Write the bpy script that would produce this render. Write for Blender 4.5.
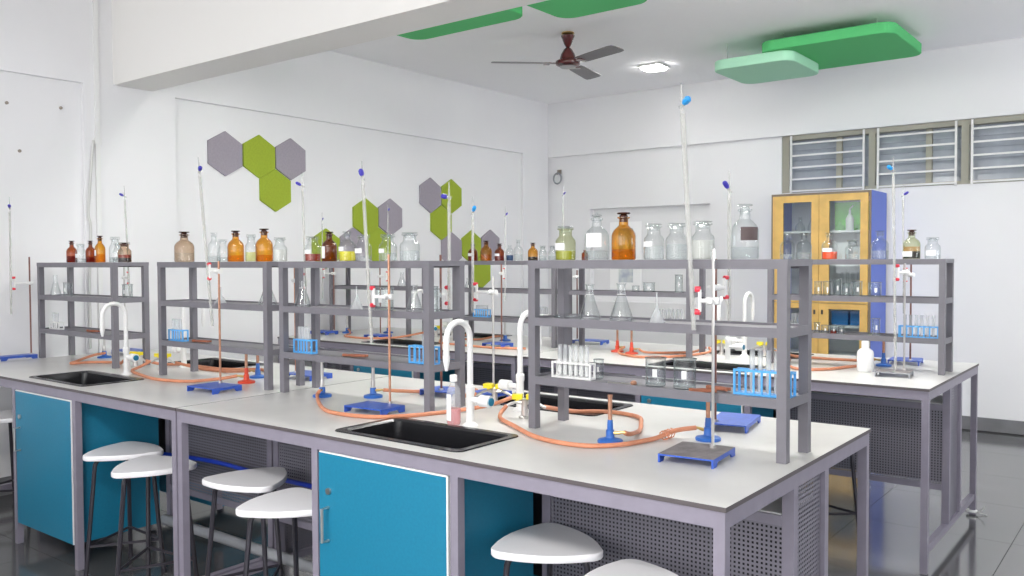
import bpy, math, random
from mathutils import Matrix, Vector
random.seed(7)
for o in list(bpy.data.objects): bpy.data.objects.remove(o)
SC = bpy.context.scene
COL = SC.collection
PI = math.pi

# ------------------------------------------------------------------ camera
cam_d = bpy.data.cameras.new('camera'); cam = bpy.data.objects.new('camera', cam_d); COL.objects.link(cam)
cam_d.sensor_width = 36; cam_d.lens = 36 * 864.6 / 1024; cam_d.clip_start = .05
cam.matrix_world = (Matrix.Translation((.891, -2.023, 1.52)) @ Matrix.Rotation(.6584, 4, 'Z')
                    @ Matrix.Rotation(PI / 2 - .0311, 4, 'X') @ Matrix.Rotation(-.0041, 4, 'Z'))
SC.camera = cam

# ------------------------------------------------------------------ world, light, exposure
XW, YW, ZC = -5.16, 6.52, 3.407          # left wall, back wall, ceiling
XR, YF = 4.2, -4.6                       # right wall, front wall (behind the camera)
w = bpy.data.worlds.new('world'); SC.world = w; w.use_nodes = True
w.node_tree.nodes['Background'].inputs[0].default_value = (.85, .92, 1, 1)
w.node_tree.nodes['Background'].inputs[1].default_value = 1.0
def area(name, loc, rot, sx, sy, power, color=(1, 1, 1)):
    d = bpy.data.lights.new(name, 'AREA'); d.shape = 'RECTANGLE'; d.size = sx; d.size_y = sy
    d.energy = power; d.color = color
    o = bpy.data.objects.new(name, d); COL.objects.link(o); o.location = loc; o.rotation_euler = rot
    return o
WIN_F = [(-4.9, -2.3), (-1.7, .9), (1.5, 4.0)]        # window openings in the front wall
for i, (a, b) in enumerate(WIN_F):
    area('window_daylight', ((a + b) / 2, YF + .05, 2.1), (PI / 2 + .12, 0, 0), b - a, 1.8, (16, 44, 26)[i], (1, .975, .94))
for yy, pw in ((-2.2, 3), (3.2, 75)):
    area('window_daylight', (XR - .05, yy, 1.9), (PI / 2 + 1.0, 0, PI / 2), 2.6, 1.7, pw, (.95, .98, 1))  # right side: unseen fill added and tilted up to lift the ceiling
SC.view_settings.view_transform = 'Standard'; SC.view_settings.look = 'None'
SC.view_settings.gamma = 1; SC.view_settings.use_curve_mapping = False
SC.view_settings.exposure = .7
SC.cycles.transparent_max_bounces = 64; SC.cycles.max_bounces = 12; SC.cycles.diffuse_bounces = 6

# ------------------------------------------------------------------ materials
MT = {}
def nodes(name):
    m = bpy.data.materials.new(name); m.use_nodes = True; MT[name] = m
    t = m.node_tree; return m, t, t.nodes['Principled BSDF']
def N(t, kind, **kw):
    n = t.nodes.new(kind)
    for k, v in kw.items():
        if k in n.inputs: n.inputs[k].default_value = v
        else: setattr(n, k, v)
    return n
def plain(name, col, rough=.5, metal=0, spec=.5, noise=0, nscale=8, bump=0, bscale=60, coat=0):
    m, t, b = nodes(name)
    b.inputs['Base Color'].default_value = (*col, 1); b.inputs['Roughness'].default_value = rough
    b.inputs['Metallic'].default_value = metal; b.inputs['Specular IOR Level'].default_value = spec
    if coat: b.inputs['Coat Weight'].default_value = coat
    tc = None
    if noise or bump: tc = N(t, 'ShaderNodeTexCoord')
    if noise:
        n = N(t, 'ShaderNodeTexNoise', Scale=nscale, Detail=5.0)
        t.links.new(tc.outputs['Object'], n.inputs['Vector'])
        r = N(t, 'ShaderNodeMapRange'); r.inputs['From Min'].default_value = .3; r.inputs['From Max'].default_value = .7
        r.inputs['To Min'].default_value = 1 - noise; r.inputs['To Max'].default_value = 1 + noise
        t.links.new(n.outputs['Fac'], r.inputs['Value'])
        x = N(t, 'ShaderNodeVectorMath', operation='SCALE'); x.inputs[0].default_value = col
        t.links.new(r.outputs[0], x.inputs['Scale']); t.links.new(x.outputs[0], b.inputs['Base Color'])
    if bump:
        n2 = N(t, 'ShaderNodeTexNoise', Scale=bscale, Detail=3.0)
        t.links.new(tc.outputs['Object'], n2.inputs['Vector'])
        bp = N(t, 'ShaderNodeBump', Strength=bump, Distance=.002)
        t.links.new(n2.outputs['Fac'], bp.inputs['Height']); t.links.new(bp.outputs[0], b.inputs['Normal'])
    return m
def glass(name, tint, edge, gloss=.9, rough=.03):
    """thin-walled clear or tinted glass: tinted see-through plus mirror reflection by Fresnel"""
    m, t, b = nodes(name); t.nodes.remove(b)
    out = t.nodes['Material Output']
    lw = N(t, 'ShaderNodeLayerWeight', Blend=.35)
    rp = N(t, 'ShaderNodeMix', data_type='RGBA'); rp.inputs[6].default_value = (*tint, 1); rp.inputs[7].default_value = (*edge, 1)
    t.links.new(lw.outputs['Facing'], rp.inputs[0])
    tr = N(t, 'ShaderNodeBsdfTransparent'); t.links.new(rp.outputs[2], tr.inputs[0])
    gl = N(t, 'ShaderNodeBsdfGlossy', Roughness=rough); gl.inputs[0].default_value = (gloss, gloss, gloss, 1)
    l2 = N(t, 'ShaderNodeLayerWeight', Blend=.5); pw = N(t, 'ShaderNodeMath', operation='POWER'); pw.inputs[1].default_value = 4.0
    t.links.new(l2.outputs['Facing'], pw.inputs[0])
    fr = N(t, 'ShaderNodeMath', operation='MULTIPLY_ADD'); fr.inputs[1].default_value = .90; fr.inputs[2].default_value = .045
    t.links.new(pw.outputs[0], fr.inputs[0])
    mx = N(t, 'ShaderNodeMixShader')
    t.links.new(fr.outputs[0], mx.inputs[0]); t.links.new(tr.outputs[0], mx.inputs[1]); t.links.new(gl.outputs[0], mx.inputs[2])
    t.links.new(mx.outputs[0], out.inputs[0])
    return m
def liquid(name, col, cloud=.4):
    m, t, b = nodes(name); out = t.nodes['Material Output']
    b.inputs['Base Color'].default_value = (*col, 1); b.inputs['Roughness'].default_value = .15
    tr = N(t, 'ShaderNodeBsdfTransparent'); tr.inputs[0].default_value = (*[c ** .5 for c in col], 1)
    mx = N(t, 'ShaderNodeMixShader'); mx.inputs[0].default_value = cloud
    t.links.new(tr.outputs[0], mx.inputs[1]); t.links.new(b.outputs[0], mx.inputs[2]); t.links.new(mx.outputs[0], out.inputs[0])
    return m
plain('wall', (.81, .808, .82), .85, noise=.015, nscale=1.5, bump=.12, bscale=25)
plain('beam_paint', (.82, .805, .78), .85, bump=.1, bscale=25)  # white beam tinted warm: window light put into its colour
plain('ceiling', (.95, .945, .955), .9, noise=.01, nscale=1.2)
plain('skirting', (.20, .20, .21), .35, noise=.1)
plain('tile', (.10, .101, .103), .12, noise=.3, nscale=4)
MT['tile'].node_tree.nodes['Principled BSDF'].inputs['IOR'].default_value = 2.4
plain('grout', (.05, .05, .05), .7)
plain('rack_paint', (.165, .158, .18), .42, noise=.05, nscale=20)
plain('frame', (.25, .23, .285), .42, noise=.05, nscale=20)
plain('worktop', (.60, .595, .575), .3, noise=.07, nscale=4)
plain('worktop_edge', (.10, .085, .09), .5)
plain('teal', (.010, .19, .32), .42, noise=.05, nscale=90)
plain('white_edge', (.8, .8, .8), .4)
plain('sink', (.012, .012, .014), .22, noise=.1, nscale=30)
plain('seat', (.90, .89, .91), .35)
plain('black_tube', (.035, .032, .042), .3)
plain('white_plastic', (.82, .82, .81), .3)
plain('yellow_plastic', (.85, .70, .02), .35)
plain('blue_paint', (.035, .10, .48), .35, noise=.15, nscale=40)
plain('burner_blue', (.03, .13, .46), .3)
plain('burner_red', (.62, .06, .025), .35)
plain('rusty', (.21, .19, .19), .45, noise=.35, nscale=25)
plain('steel', (.62, .60, .58), .28, metal=.9)
plain('copper_tube', (.50, .26, .17), .38, metal=.6, noise=.2, nscale=60)
plain('rust_rod', (.20, .08, .06), .5, noise=.3, nscale=50)
plain('brass', (.55, .38, .14), .35, metal=.8)
plain('hose', (.60, .24, .13), .5, noise=.12, nscale=25)
plain('blue_rack', (.10, .42, .85), .3)
plain('red_rubber', (.70, .03, .06), .4)
plain('blue_cap', (.05, .04, .40), .35)
plain('sky_cap', (.02, .32, .75), .35)
plain('hex_grey', (.335, .305, .35), .95, bump=.4, bscale=180, noise=.06, nscale=60)
plain('hex_green', (.32, .41, .035), .95, bump=.4, bscale=180, noise=.06, nscale=60)
plain('panel_green', (.10, .52, .18), .9, bump=.3, bscale=150)
plain('panel_mint', (.42, .76, .55), .9, bump=.3, bscale=150)
plain('fan_brown', (.085, .012, .012), .22, coat=.4)
plain('fan_blade', (.16, .15, .155), .4)
plain('fan_grey', (.40, .40, .40), .4)
plain('window_frame', (.36, .35, .29), .6)
plain('grill', (.74, .74, .73), .45)
plain('louvre', (.36, .39, .44), .16, spec=.8, noise=.2, nscale=3)
plain('wood', (.66, .42, .13), .45, noise=.12, nscale=9)
plain('cab_blue', (.10, .17, .62), .45)
plain('cab_edge', (.20, .16, .12), .5)
plain('paper', (.82, .82, .82), .8)
plain('white_sheet', (.94, .94, .94), .8)
plain('conduit', (.80, .80, .79), .6)
plain('cable_white', (.62, .62, .60), .6)
plain('dark_iron', (.03, .03, .035), .4)
plain('pipe_grey', (.30, .31, .33), .5)
plain('blue_hose', (.015, .06, .62), .4)
plain('amber_stopper', (.06, .022, .012), .2)
plain('powder', (.84, .83, .80), .7)
plain('tongs_brown', (.32, .11, .06), .55, noise=.25, nscale=40)
plain('green_box', (.10, .66, .02), .5)
plain('blue_bin', (.04, .25, .65), .4)
plain('dark_print', (.10, .07, .07), .6)
plain('tape', (.62, .55, .30), .6)
plain('steel_bracket', (.30, .26, .22), .5, metal=.4)
glass('glass', (.96, .97, .97), (.74, .78, .78))
glass('glass_thin', (.975, .98, .98), (.80, .83, .84))

glass('amber', (.93, .62, .13), (.62, .27, .02))
glass('amber_dark', (.66, .26, .06), (.35, .09, .02))
glass('tinted', (.84, .72, .60), (.55, .40, .30))
glass('olive_glass', (.86, .88, .72), (.60, .62, .40))
glass('pane', (.90, .93, .93), (.75, .80, .80))

liquid('liq_yellow', (.90, .82, .02), .55)
liquid('liq_olive', (.62, .62, .05), .5)
liquid('liq_pale', (.84, .84, .45), .3)
liquid('liq_red', (.42, .06, .035), .55)
liquid('liq_orange', (.95, .10, .015), .9)
liquid('liq_black', (.02, .012, .015), .9)
liquid('liq_tan', (.72, .45, .25), .6)
liquid('liq_blue', (.06, .12, .25), .6)
liquid('liq_amber', (.90, .58, .12), .10)
liquid('liq_clear', (.80, .83, .83), .12)
liquid('liq_milky', (.80, .80, .76), .6)
liquid('glass_burette', (.80, .80, .78), .27)
liquid('clear_plastic', (.86, .87, .89), .22)
liquid('tube_glass', (.86, .88, .89), .3)
liquid('liq_pink', (.95, .36, .36), .6)
# lamp
m, t, b = nodes('lamp'); b.inputs['Emission Color'].default_value = (1, .98, .95, 1); b.inputs['Emission Strength'].default_value = 36
# perforated sheet steel: real see-through square holes on a 15 mm grid
m, t, b = nodes('perforated'); b.inputs['Base Color'].default_value = (.21, .20, .24, 1); b.inputs['Roughness'].default_value = .45
tc = N(t, 'ShaderNodeTexCoord'); sp = N(t, 'ShaderNodeSeparateXYZ'); t.links.new(tc.outputs['Object'], sp.inputs[0])
ad = N(t, 'ShaderNodeMath', operation='ADD'); t.links.new(sp.outputs[0], ad.inputs[0]); t.links.new(sp.outputs[1], ad.inputs[1])
def holes(src):
    a = N(t, 'ShaderNodeMath', operation='MULTIPLY'); a.inputs[1].default_value = 1 / .0145; t.links.new(src, a.inputs[0])
    f = N(t, 'ShaderNodeMath', operation='FRACT'); t.links.new(a.outputs[0], f.inputs[0])
    c = N(t, 'ShaderNodeMath', operation='LESS_THAN'); c.inputs[1].default_value = .54; t.links.new(f.outputs[0], c.inputs[0]); return c.outputs[0]
hm = N(t, 'ShaderNodeMath', operation='MULTIPLY'); t.links.new(holes(ad.outputs[0]), hm.inputs[0]); t.links.new(holes(sp.outputs[2]), hm.inputs[1])
tr = N(t, 'ShaderNodeBsdfTransparent'); mx = N(t, 'ShaderNodeMixShader')
t.links.new(hm.outputs[0], mx.inputs[0]); t.links.new(b.outputs[0], mx.inputs[1]); t.links.new(tr.outputs[0], mx.inputs[2])
t.links.new(mx.outputs[0], t.nodes['Material Output'].inputs[0])
# printed picture on the paper in the niche
m, t, b = nodes('picture'); b.inputs['Roughness'].default_value = .7
tc = N(t, 'ShaderNodeTexCoord'); n = N(t, 'ShaderNodeTexNoise', Scale=9.0, Detail=2.0); t.links.new(tc.outputs['Object'], n.inputs['Vector'])
cr = N(t, 'ShaderNodeValToRGB'); cr.color_ramp.elements[0].position = .35; cr.color_ramp.elements[0].color = (.42, .46, .55, 1)
cr.color_ramp.elements[1].position = .65; cr.color_ramp.elements[1].color = (.74, .77, .74, 1)
t.links.new(n.outputs['Fac'], cr.inputs[0]); t.links.new(cr.outputs[0], b.inputs['Base Color'])

# ------------------------------------------------------------------ mesh helpers
class MB:
    def __init__(s): s.v = []; s.f = []; s.m = []
    def add(s, vs, fs, mi=0):
        o = len(s.v); s.v += [tuple(v) for v in vs]; s.f += [[i + o for i in f] for f in fs]; s.m += [mi] * len(fs); return s
    def box(s, x0, y0, z0, x1, y1, z1, mi=0, top=None):
        x0, x1 = min(x0, x1), max(x0, x1); y0, y1 = min(y0, y1), max(y0, y1); z0, z1 = min(z0, z1), max(z0, z1)
        vs = [(x0, y0, z0), (x1, y0, z0), (x1, y1, z0), (x0, y1, z0), (x0, y0, z1), (x1, y0, z1), (x1, y1, z1), (x0, y1, z1)]
        fs = [[0, 3, 2, 1], [4, 5, 6, 7], [0, 1, 5, 4], [1, 2, 6, 5], [2, 3, 7, 6], [3, 0, 4, 7]]
        s.add(vs, fs, mi)
        if top is not None: s.m[-5] = top
        return s
    def lathe(s, prof, c=(0, 0, 0), seg=20, mi=0, a0=0, a1=2 * PI):
        full = abs(a1 - a0 - 2 * PI) < 1e-6; k = seg if full else seg + 1
        vs = []
        for r, z in prof:
            for i in range(k):
                a = a0 + (a1 - a0) * i / seg
                vs.append((c[0] + r * math.cos(a), c[1] + r * math.sin(a), c[2] + z))
        fs = []
        for j in range(len(prof) - 1):
            for i in range(seg):
                i2 = (i + 1) % k
                fs.append([j * k + i, j * k + i2, (j + 1) * k + i2, (j + 1) * k + i])
        if full:
            if prof[0][0] > 1e-5: fs.append(list(range(k))[::-1])
            if prof[-1][0] > 1e-5: fs.append([(len(prof) - 1) * k + i for i in range(k)])
        return s.add(vs, fs, mi)
    def tube(s, pts, r, seg=8, mi=0, caps=True):
        P = [Vector(p) for p in pts]; vs = []; n = len(P)
        rr = r if isinstance(r, (list, tuple)) else [r] * n
        up = None
        for i in range(n):
            d = (P[min(i + 1, n - 1)] - P[max(i - 1, 0)])
            if d.length < 1e-9: d = Vector((0, 0, 1))
            d.normalize()
            if up is None:
                up = Vector((0, 0, 1)) if abs(d.z) < .9 else Vector((1, 0, 0))
            u = (up - d * up.dot(d)).normalized(); up = u; q = d.cross(u)
            for k in range(seg):
                a = 2 * PI * k / seg; vs.append(P[i] + (u * math.cos(a) + q * math.sin(a)) * rr[i])
        fs = [[i * seg + k, i * seg + (k + 1) % seg, (i + 1) * seg + (k + 1) % seg, (i + 1) * seg + k] for i in range(n - 1) for k in range(seg)]
        if caps: fs += [list(range(seg))[::-1], [(n - 1) * seg + k for k in range(seg)]]
        return s.add(vs, fs, mi)
    def prism(s, poly, z0, z1, mi=0, axis='z', inset=0):
        n = len(poly)
        def P(u, v, h): return {'z': (u, v, h), 'x': (h, u, v), 'y': (u, h, v)}[axis]
        vs = [P(u, v, z0) for u, v in poly] + [P(u, v, z1) for u, v in poly]
        fs = [list(range(n))[::-1], list(range(n, 2 * n))] + [[i, (i + 1) % n, n + (i + 1) % n, n + i] for i in range(n)]
        return s.add(vs, fs, mi)
    def mesh(s, name, mats):
        me = bpy.data.meshes.new(name); me.from_pydata(s.v, [], s.f)
        for k in (mats if isinstance(mats, (list, tuple)) else [mats]): me.materials.append(MT[k])
        me.polygons.foreach_set('material_index', s.m); me.polygons.foreach_set('use_smooth', [True] * len(s.f))
        me.update(); me.set_sharp_from_angle(angle=math.radians(32))
        return me
    def obj(s, name, mats, parent=None, loc=(0, 0, 0), rz=0):
        return link(name, s.mesh(name, mats), parent, loc, rz)
def link(name, me, parent=None, loc=(0, 0, 0), rz=0):
    o = bpy.data.objects.new(name, me); COL.objects.link(o); o.parent = parent
    o.location = loc; o.rotation_euler = (0, 0, rz); return o
def tag(o, label, cat, group=None):
    o['label'] = label; o['category'] = cat
    if group: o['group'] = group
    return o
def thing(name, label, cat, loc=(0, 0, 0), rz=0, group=None):
    return tag(link(name, None, None, loc, rz), label, cat, group)
def struct(o): o['kind'] = 'structure'; return o
def copy_tree(o, parent=None):
    c = o.copy(); COL.objects.link(c); c.parent = parent
    for ch in o.children: copy_tree(ch, c)
    return c
def smooth_path(pts, n=6):
    P = [Vector(p) for p in pts]; out = []
    for i in range(len(P) - 1):
        a, b, c, d = P[max(i - 1, 0)], P[i], P[i + 1], P[min(i + 2, len(P) - 1)]
        for k in range(n):
            t = k / n
            out.append(.5 * ((2 * b) + (c - a) * t + (2 * a - 5 * b + 4 * c - d) * t * t + (3 * b - a - 3 * c + d) * t ** 3))
    out.append(P[-1]); return out
def round_rect(x0, y0, x1, y1, r, n=5):
    out = []
    for cx, cy, a in ((x1 - r, y1 - r, 0), (x0 + r, y1 - r, 90), (x0 + r, y0 + r, 180), (x1 - r, y0 + r, 270)):
        for k in range(n + 1):
            t = math.radians(a + 90 * k / n); out.append((cx + r * math.cos(t), cy + r * math.sin(t)))
    return out
def wall_grid(mb, us, vs_, holes, put):
    for i in range(len(us) - 1):
        for j in range(len(vs_) - 1):
            cu, cv = (us[i] + us[i + 1]) / 2, (vs_[j] + vs_[j + 1]) / 2
            if any(h[0] < cu < h[1] and h[2] < cv < h[3] for h in holes): continue
            put(us[i], us[i + 1], vs_[j], vs_[j + 1])

# ------------------------------------------------------------------ the room
fl = struct(MB().box(XW - .2, YF, -.1, XR, YW + .3, -.006).obj('floor', 'grout'))
TS = .8
tile_me = MB().box(.0015, .0015, -.006, TS - .0015, TS - .0015, 0).mesh('tile', 'tile')
for i in range(-7, 4):
    for j in range(-3, 9):
        x, y = i * TS + .2, j * TS + .02
        if x > 2.0 or y < -2.4 and x > -3: continue
        if y + TS > YW + .3 or x + TS < XW: continue
        link('floor_tile', tile_me, fl, (x, y, 0))
mb = MB(); mb.box(2.6, YF, -.006, XR, YW + .05, 0); mb.box(XW - .2, YF, -.006, 2.6, -2.38, 0)
mb.obj('tile_field', 'tile', fl)['kind'] = 'stuff'
struct(MB().box(XW - .3, YF - .3, ZC, XR + .3, YW + .4, ZC + .2).obj('ceiling', 'ceiling'))
# left wall: recessed infill between proud columns and a proud band on top
mb = MB(); mb.box(XW - .3, YF - .2, 0, XW - .035, YW + .3, ZC); mb.box(XW - .04, YF, 2.77, XW, YW, ZC)
mb.box(XW - .04, .94, 0, XW, 1.635, 2.77); mb.box(XW - .04, 6.02, 0, XW, YW, 2.77); mb.box(XW - .04, YF, 0, XW, -3.4, 2.77)
struct(mb.obj('wall_left', 'wall'))
# back wall with a niche and a row of clerestory windows
YI = YW + .045
WX0, WX1, WZ0, WZ1 = -2.31, 1.05, 2.19, 2.765
NX0, NX1, NZ0, NZ1 = -4.59, -3.085, 1.05, 2.125
mb = MB(); put = lambda a, b, c, d: mb.box(a, YI, c, b, YI + .2, d)
wall_grid(mb, [XW - .3, NX0, NX1, WX0, WX1, XR + .2], [0, NZ0, NZ1, WZ0, WZ1, ZC], [(WX0, WX1, WZ0, WZ1), (NX0, NX1, NZ0, NZ1)], put)
mb.box(NX0 - .02, YI + .07, NZ0 - .02, NX1 + .02, YI + .2, NZ1 + .02)
struct(mb.obj('wall_back', 'wall'))
struct(MB().box(XW, YW, WZ1 - .003, XR, YI, ZC).obj('trim_1', 'wall'))
struct(MB().box(WX0 - .3, YI + .6, 1.9, WX1 + .3, YI + .7, 3.2).obj('wall_corridor', 'wall'))
# cross beam
struct(MB().box(XW, 1.154, 2.788, XR, 1.45, ZC).obj('trim_2', 'beam_paint'))
# right and front walls (front wall carries the daylight windows)
mb = MB(); put = lambda a, b, c, d: mb.box(a, YF - .2, c, b, YF, d)
us = sorted({XW - .3, XR + .2, *[u for w_ in WIN_F for u in w_]})
wall_grid(mb, us, [0, 1.2, 3.0, ZC], [(a, b, 1.2, 3.0) for a, b in WIN_F], put)
struct(mb.obj('wall_front', 'wall'))
mb = MB(); put = lambda a, b, c, d: mb.box(XR, a, c, XR + .2, b, d)
wall_grid(mb, [YF, -3.5, -.9, 2.3, 4.9, YW + .3], [0, 1.05, 2.75, ZC], [(-3.5, -.9, 1.05, 2.75), (2.3, 4.9, 1.05, 2.75)], put)
struct(mb.obj('wall_right', 'wall'))
struct(MB().box(XW + .012, YI - .016, 0, XR, YI, .117).obj('baseboard_back', 'skirting'))
struct(MB().box(XW - .035, YF, 0, XW - .02, .94, .117).box(XW, .94, 0, XW + .012, 1.635, .117).box(XW - .035, 1.635, 0, XW - .02, 6.02, .117).box(XW, 6.02, 0, XW + .012, YI - .02, .117).obj('baseboard_left', 'skirting'))

# clerestory windows
secs = [(-2.235, -1.468), (-1.408, -.675), (-.615, .118), (.178, .95)]
for k, (a, b) in enumerate(secs):
    wn = link('window_%d' % (k + 1), MB().box(a - .03, YI + .0, WZ0, a, YI + .12, WZ1).box(b, YI, WZ0, b + .03, YI + .12, WZ1)
              .box(a, YI, WZ1 - .05, b, YI + .12, WZ1).box(a, YI, WZ0, b, YI + .12, WZ0 + .03).mesh('window', 'window_frame'))
    struct(wn)
    if k == 0: MB().box(WX0, YI + .02, WZ0, a - .03, YI + .12, WZ1).obj('frame_filler', 'window_frame', wn)
    mid = a + (b - a) * .62
    MB().box(mid - .025, YI + .05, WZ0 + .03, mid + .025, YI + .11, WZ1 - .05).obj('mullion', 'window_frame', wn)
    for (p, q) in ((a, mid - .025), (mid + .025, b)):
        me = MB().box(p + .004, -.003, -.058, q - .004, .003, .058).mesh('louvre_pane', 'louvre')
        for j in range(5):
            o = link('louvre_pane', me, wn, (0, YI + .085, WZ0 + .083 + j * .1)); o.rotation_euler = (math.radians(-10), 0, 0)
    ga, gb = a + .03, b - .04
    for xx in (ga, gb):
        MB().box(xx - .009, YI - .03, WZ0 - .012, xx + .009, YI - .012, WZ1 - .01).obj('grill_upright', 'grill', wn)
    for j in range(5):
        z = WZ0 + .015 + j * .117
        MB().box(ga, YI - .027, z - .008, gb, YI - .013, z + .008).obj('grill_bar', 'grill', wn)

# things on the walls ------------------------------------------------
HW = .316; HR = HW / math.sqrt(3)
hexes = [(2.08, 2.39, 'g', 'grey hexagon felt panel, leftmost of the upper left cluster'), (2.403, 2.397, 'n', 'green hexagon felt panel between two grey ones on upper left'),
         (2.724, 2.404, 'g', 'grey hexagon felt panel, right end of the upper left cluster'), (2.563, 2.126, 'n', 'lowest green hexagon felt panel of the upper left cluster'),
         (3.585, 1.936, 'n', 'upper green hexagon felt panel of the middle wall cluster'), (3.905, 1.95, 'g', 'grey hexagon felt panel, rightmost of the middle wall cluster'),
         (3.745, 1.667, 'n', 'lower right green hexagon felt panel of the middle wall cluster'), (3.425, 1.658, 'g', 'lower grey hexagon felt panel of the middle cluster, half behind bottles'),
         (3.104, 1.64, 'n', 'green hexagon felt panel at left end of the middle wall cluster'),
         (4.475, 2.195, 'g', 'grey hexagon felt panel topping the right wall cluster'), (4.797, 2.203, 'n', 'green hexagon felt panel, top right of the right wall cluster'),
         (4.636, 1.922, 'n', 'green hexagon felt panel under the top grey one, right cluster'), (4.794, 1.647, 'g', 'grey hexagon felt panel low in the right cluster behind tall burettes'),
         (5.116, 1.675, 'n', 'green hexagon felt panel between two grey ones low in right cluster'), (5.44, 1.69, 'g', 'grey hexagon felt panel at far right end of right cluster'),
         (5.277, 1.399, 'n', 'lowest green hexagon felt panel hanging behind the back-row rack')]
hp = [(HR * .985 * math.sin(math.radians(60 * k)), HR * .985 * math.cos(math.radians(60 * k))) for k in range(6)]
for (y, z, c, lab) in hexes:
    o = MB().prism(hp, 0, .018, axis='x').obj('hexagon_panel', 'hex_grey' if c == 'g' else 'hex_green', None, (XW - .035, y, z))
    tag(o, lab, 'wall panel', 'hexagon felt panels on the left wall')
o = thing('wall_conduit', 'white surface conduit running up the corner column', 'conduit', (XW, 1.03, 0))
MB().box(0, -.016, .12, .016, .016, ZC).obj('conduit_run', 'conduit', o)
MB().box(0, -.024, 2.35, .022, .024, 2.4).obj('clip', 'conduit', o)
tag(MB().tube(smooth_path([(XW + .012, 1.0, 2.38), (XW + .012, .985, 2.25), (XW + .014, .962, 2.0), (XW + .012, .955, 1.85), (XW + .012, .968, 1.75), (XW + .01, .955, 1.4), (XW + .01, .952, .92)]), .009, 6).obj('loose_cable', 'cable_white'), 'loose white cable hanging beside the wall conduit', 'cable')
for (y, z, lab) in ((.455, 2.567, 'small anchor screw high on the left wall, nearest the frame edge'), (.80, 2.581, 'small anchor screw high on the left wall, nearest the conduit'), (.528, 2.261, 'small anchor screw on the left wall below the other two')):
    o = MB().tube([(XW - .036, y, z), (XW - .026, y, z)], .011, 8).obj('anchor_screw', 'steel_bracket'); tag(o, lab, 'screw', 'anchor screws on the left wall')
o = thing('wall_hook', 'dark wall hook with a coiled grey ring near the corner', 'hook', (-5.02, YI, 2.56))
MB().box(-.025, -.02, 0, .025, 0, .05).obj('bracket', 'steel_bracket', o)
MB().tube([(0, -.02, .02), (0, -.05, .015), (0, -.055, -.01)], .008, 6).obj('hook', 'steel_bracket', o)
MB().tube([(.055 * math.sin(a * PI / 12), -.05, -.055 + .062 * math.cos(a * PI / 12)) for a in range(25)], .011, 6).obj('ring', 'pipe_grey', o)
o = thing('wall_poster', 'white paper sheet with a grey-blue picture in the wall niche', 'poster', (-4.155, YI + .065, 1.19))
MB().box(-.205, 0, 0, .205, .004, .775).obj('sheet', 'white_sheet', o)
MB().box(-.09, -.001, .08, .10, .0, .70).obj('print', 'picture', o)

# ceiling things -----------------------------------------------------
def ceiling_panel(x0, y0, x1, y1, z, mat, lab, r=.12):
    o = thing('ceiling_panel', lab, 'ceiling panel', ((x0 + x1) / 2, (y0 + y1) / 2, z), 0, 'suspended acoustic ceiling panels')
    hx, hy = (x1 - x0) / 2, (y1 - y0) / 2
    rim = round_rect(-hx, -hy, hx, hy, r, 6); ins = round_rect(-hx + .006, -hy + .006, hx - .006, hy - .006, r - .006, 6)
    n = len(rim); vs = [(*p, 0) for p in ins] + [(*p, .006) for p in rim] + [(*p, .079) for p in rim] + [(*p, .085) for p in ins]
    fs = [list(range(n))[::-1], list(range(3 * n, 4 * n))] + [[L * n + i, L * n + (i + 1) % n, (L + 1) * n + (i + 1) % n, (L + 1) * n + i] for L in range(3) for i in range(n)]
    MB().add(vs, fs).obj('slab', mat, o)
    for sx in (-1, 1):
        for sy in (-1, 1):
            MB().tube([(sx * hx * .7, sy * hy * .7, .084), (sx * hx * .7, sy * hy * .7, ZC - z)], .003, 5).obj('suspension_wire', 'steel', o)
ceiling_panel(-2.37, 5.02, -1.66, 5.80, 3.165, 'panel_mint', 'pale mint acoustic panel hanging lower beside the green one')
ceiling_panel(-1.93, 4.98, -.86, 5.98, 3.252, 'panel_green', 'large bright green acoustic panel partly above the mint one')
ceiling_panel(-3.77, 2.05, -2.70, 2.83, 3.207, 'panel_green', 'green acoustic panel partly hidden behind the cross beam')
ceiling_panel(-2.56, 2.2, -1.85, 3.05, 3.207, 'panel_green', 'green acoustic panel cut by the top of the picture')
def led(x, y, lab, hs=.1):
    o = thing('ceiling_light', lab, 'ceiling light', (x, y, ZC), 0, 'square ceiling lamps')
    MB().box(-hs - .015, -hs - .015, -.02, hs + .015, hs + .015, 0).obj('housing', 'white_plastic', o)
    MB().prism(round_rect(-hs, -hs, hs, hs, .025), -.034, -.0205).obj('diffuser', 'lamp', o)
led(-3.18, 5.5, 'lit square ceiling lamp to the right of the fan')

led(-1.3, 3.55, 'large lit ceiling panel lamp just above the picture', .26); led(-.9, 1.95, 'large lit ceiling panel lamp behind the beam, right', .25); led(-2.6, 1.95, 'lit square ceiling lamp behind the beam, middle', .19)  # the two panels behind the beam are added fill for the back bay
led(-.1, -2.8, 'large lit ceiling panel lamp above the camera', .37); led(-1.4, -3.0, 'large lit ceiling panel lamp left of the camera', .24)  # unseen fill panels added to brighten the near benches and stool seats

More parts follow.
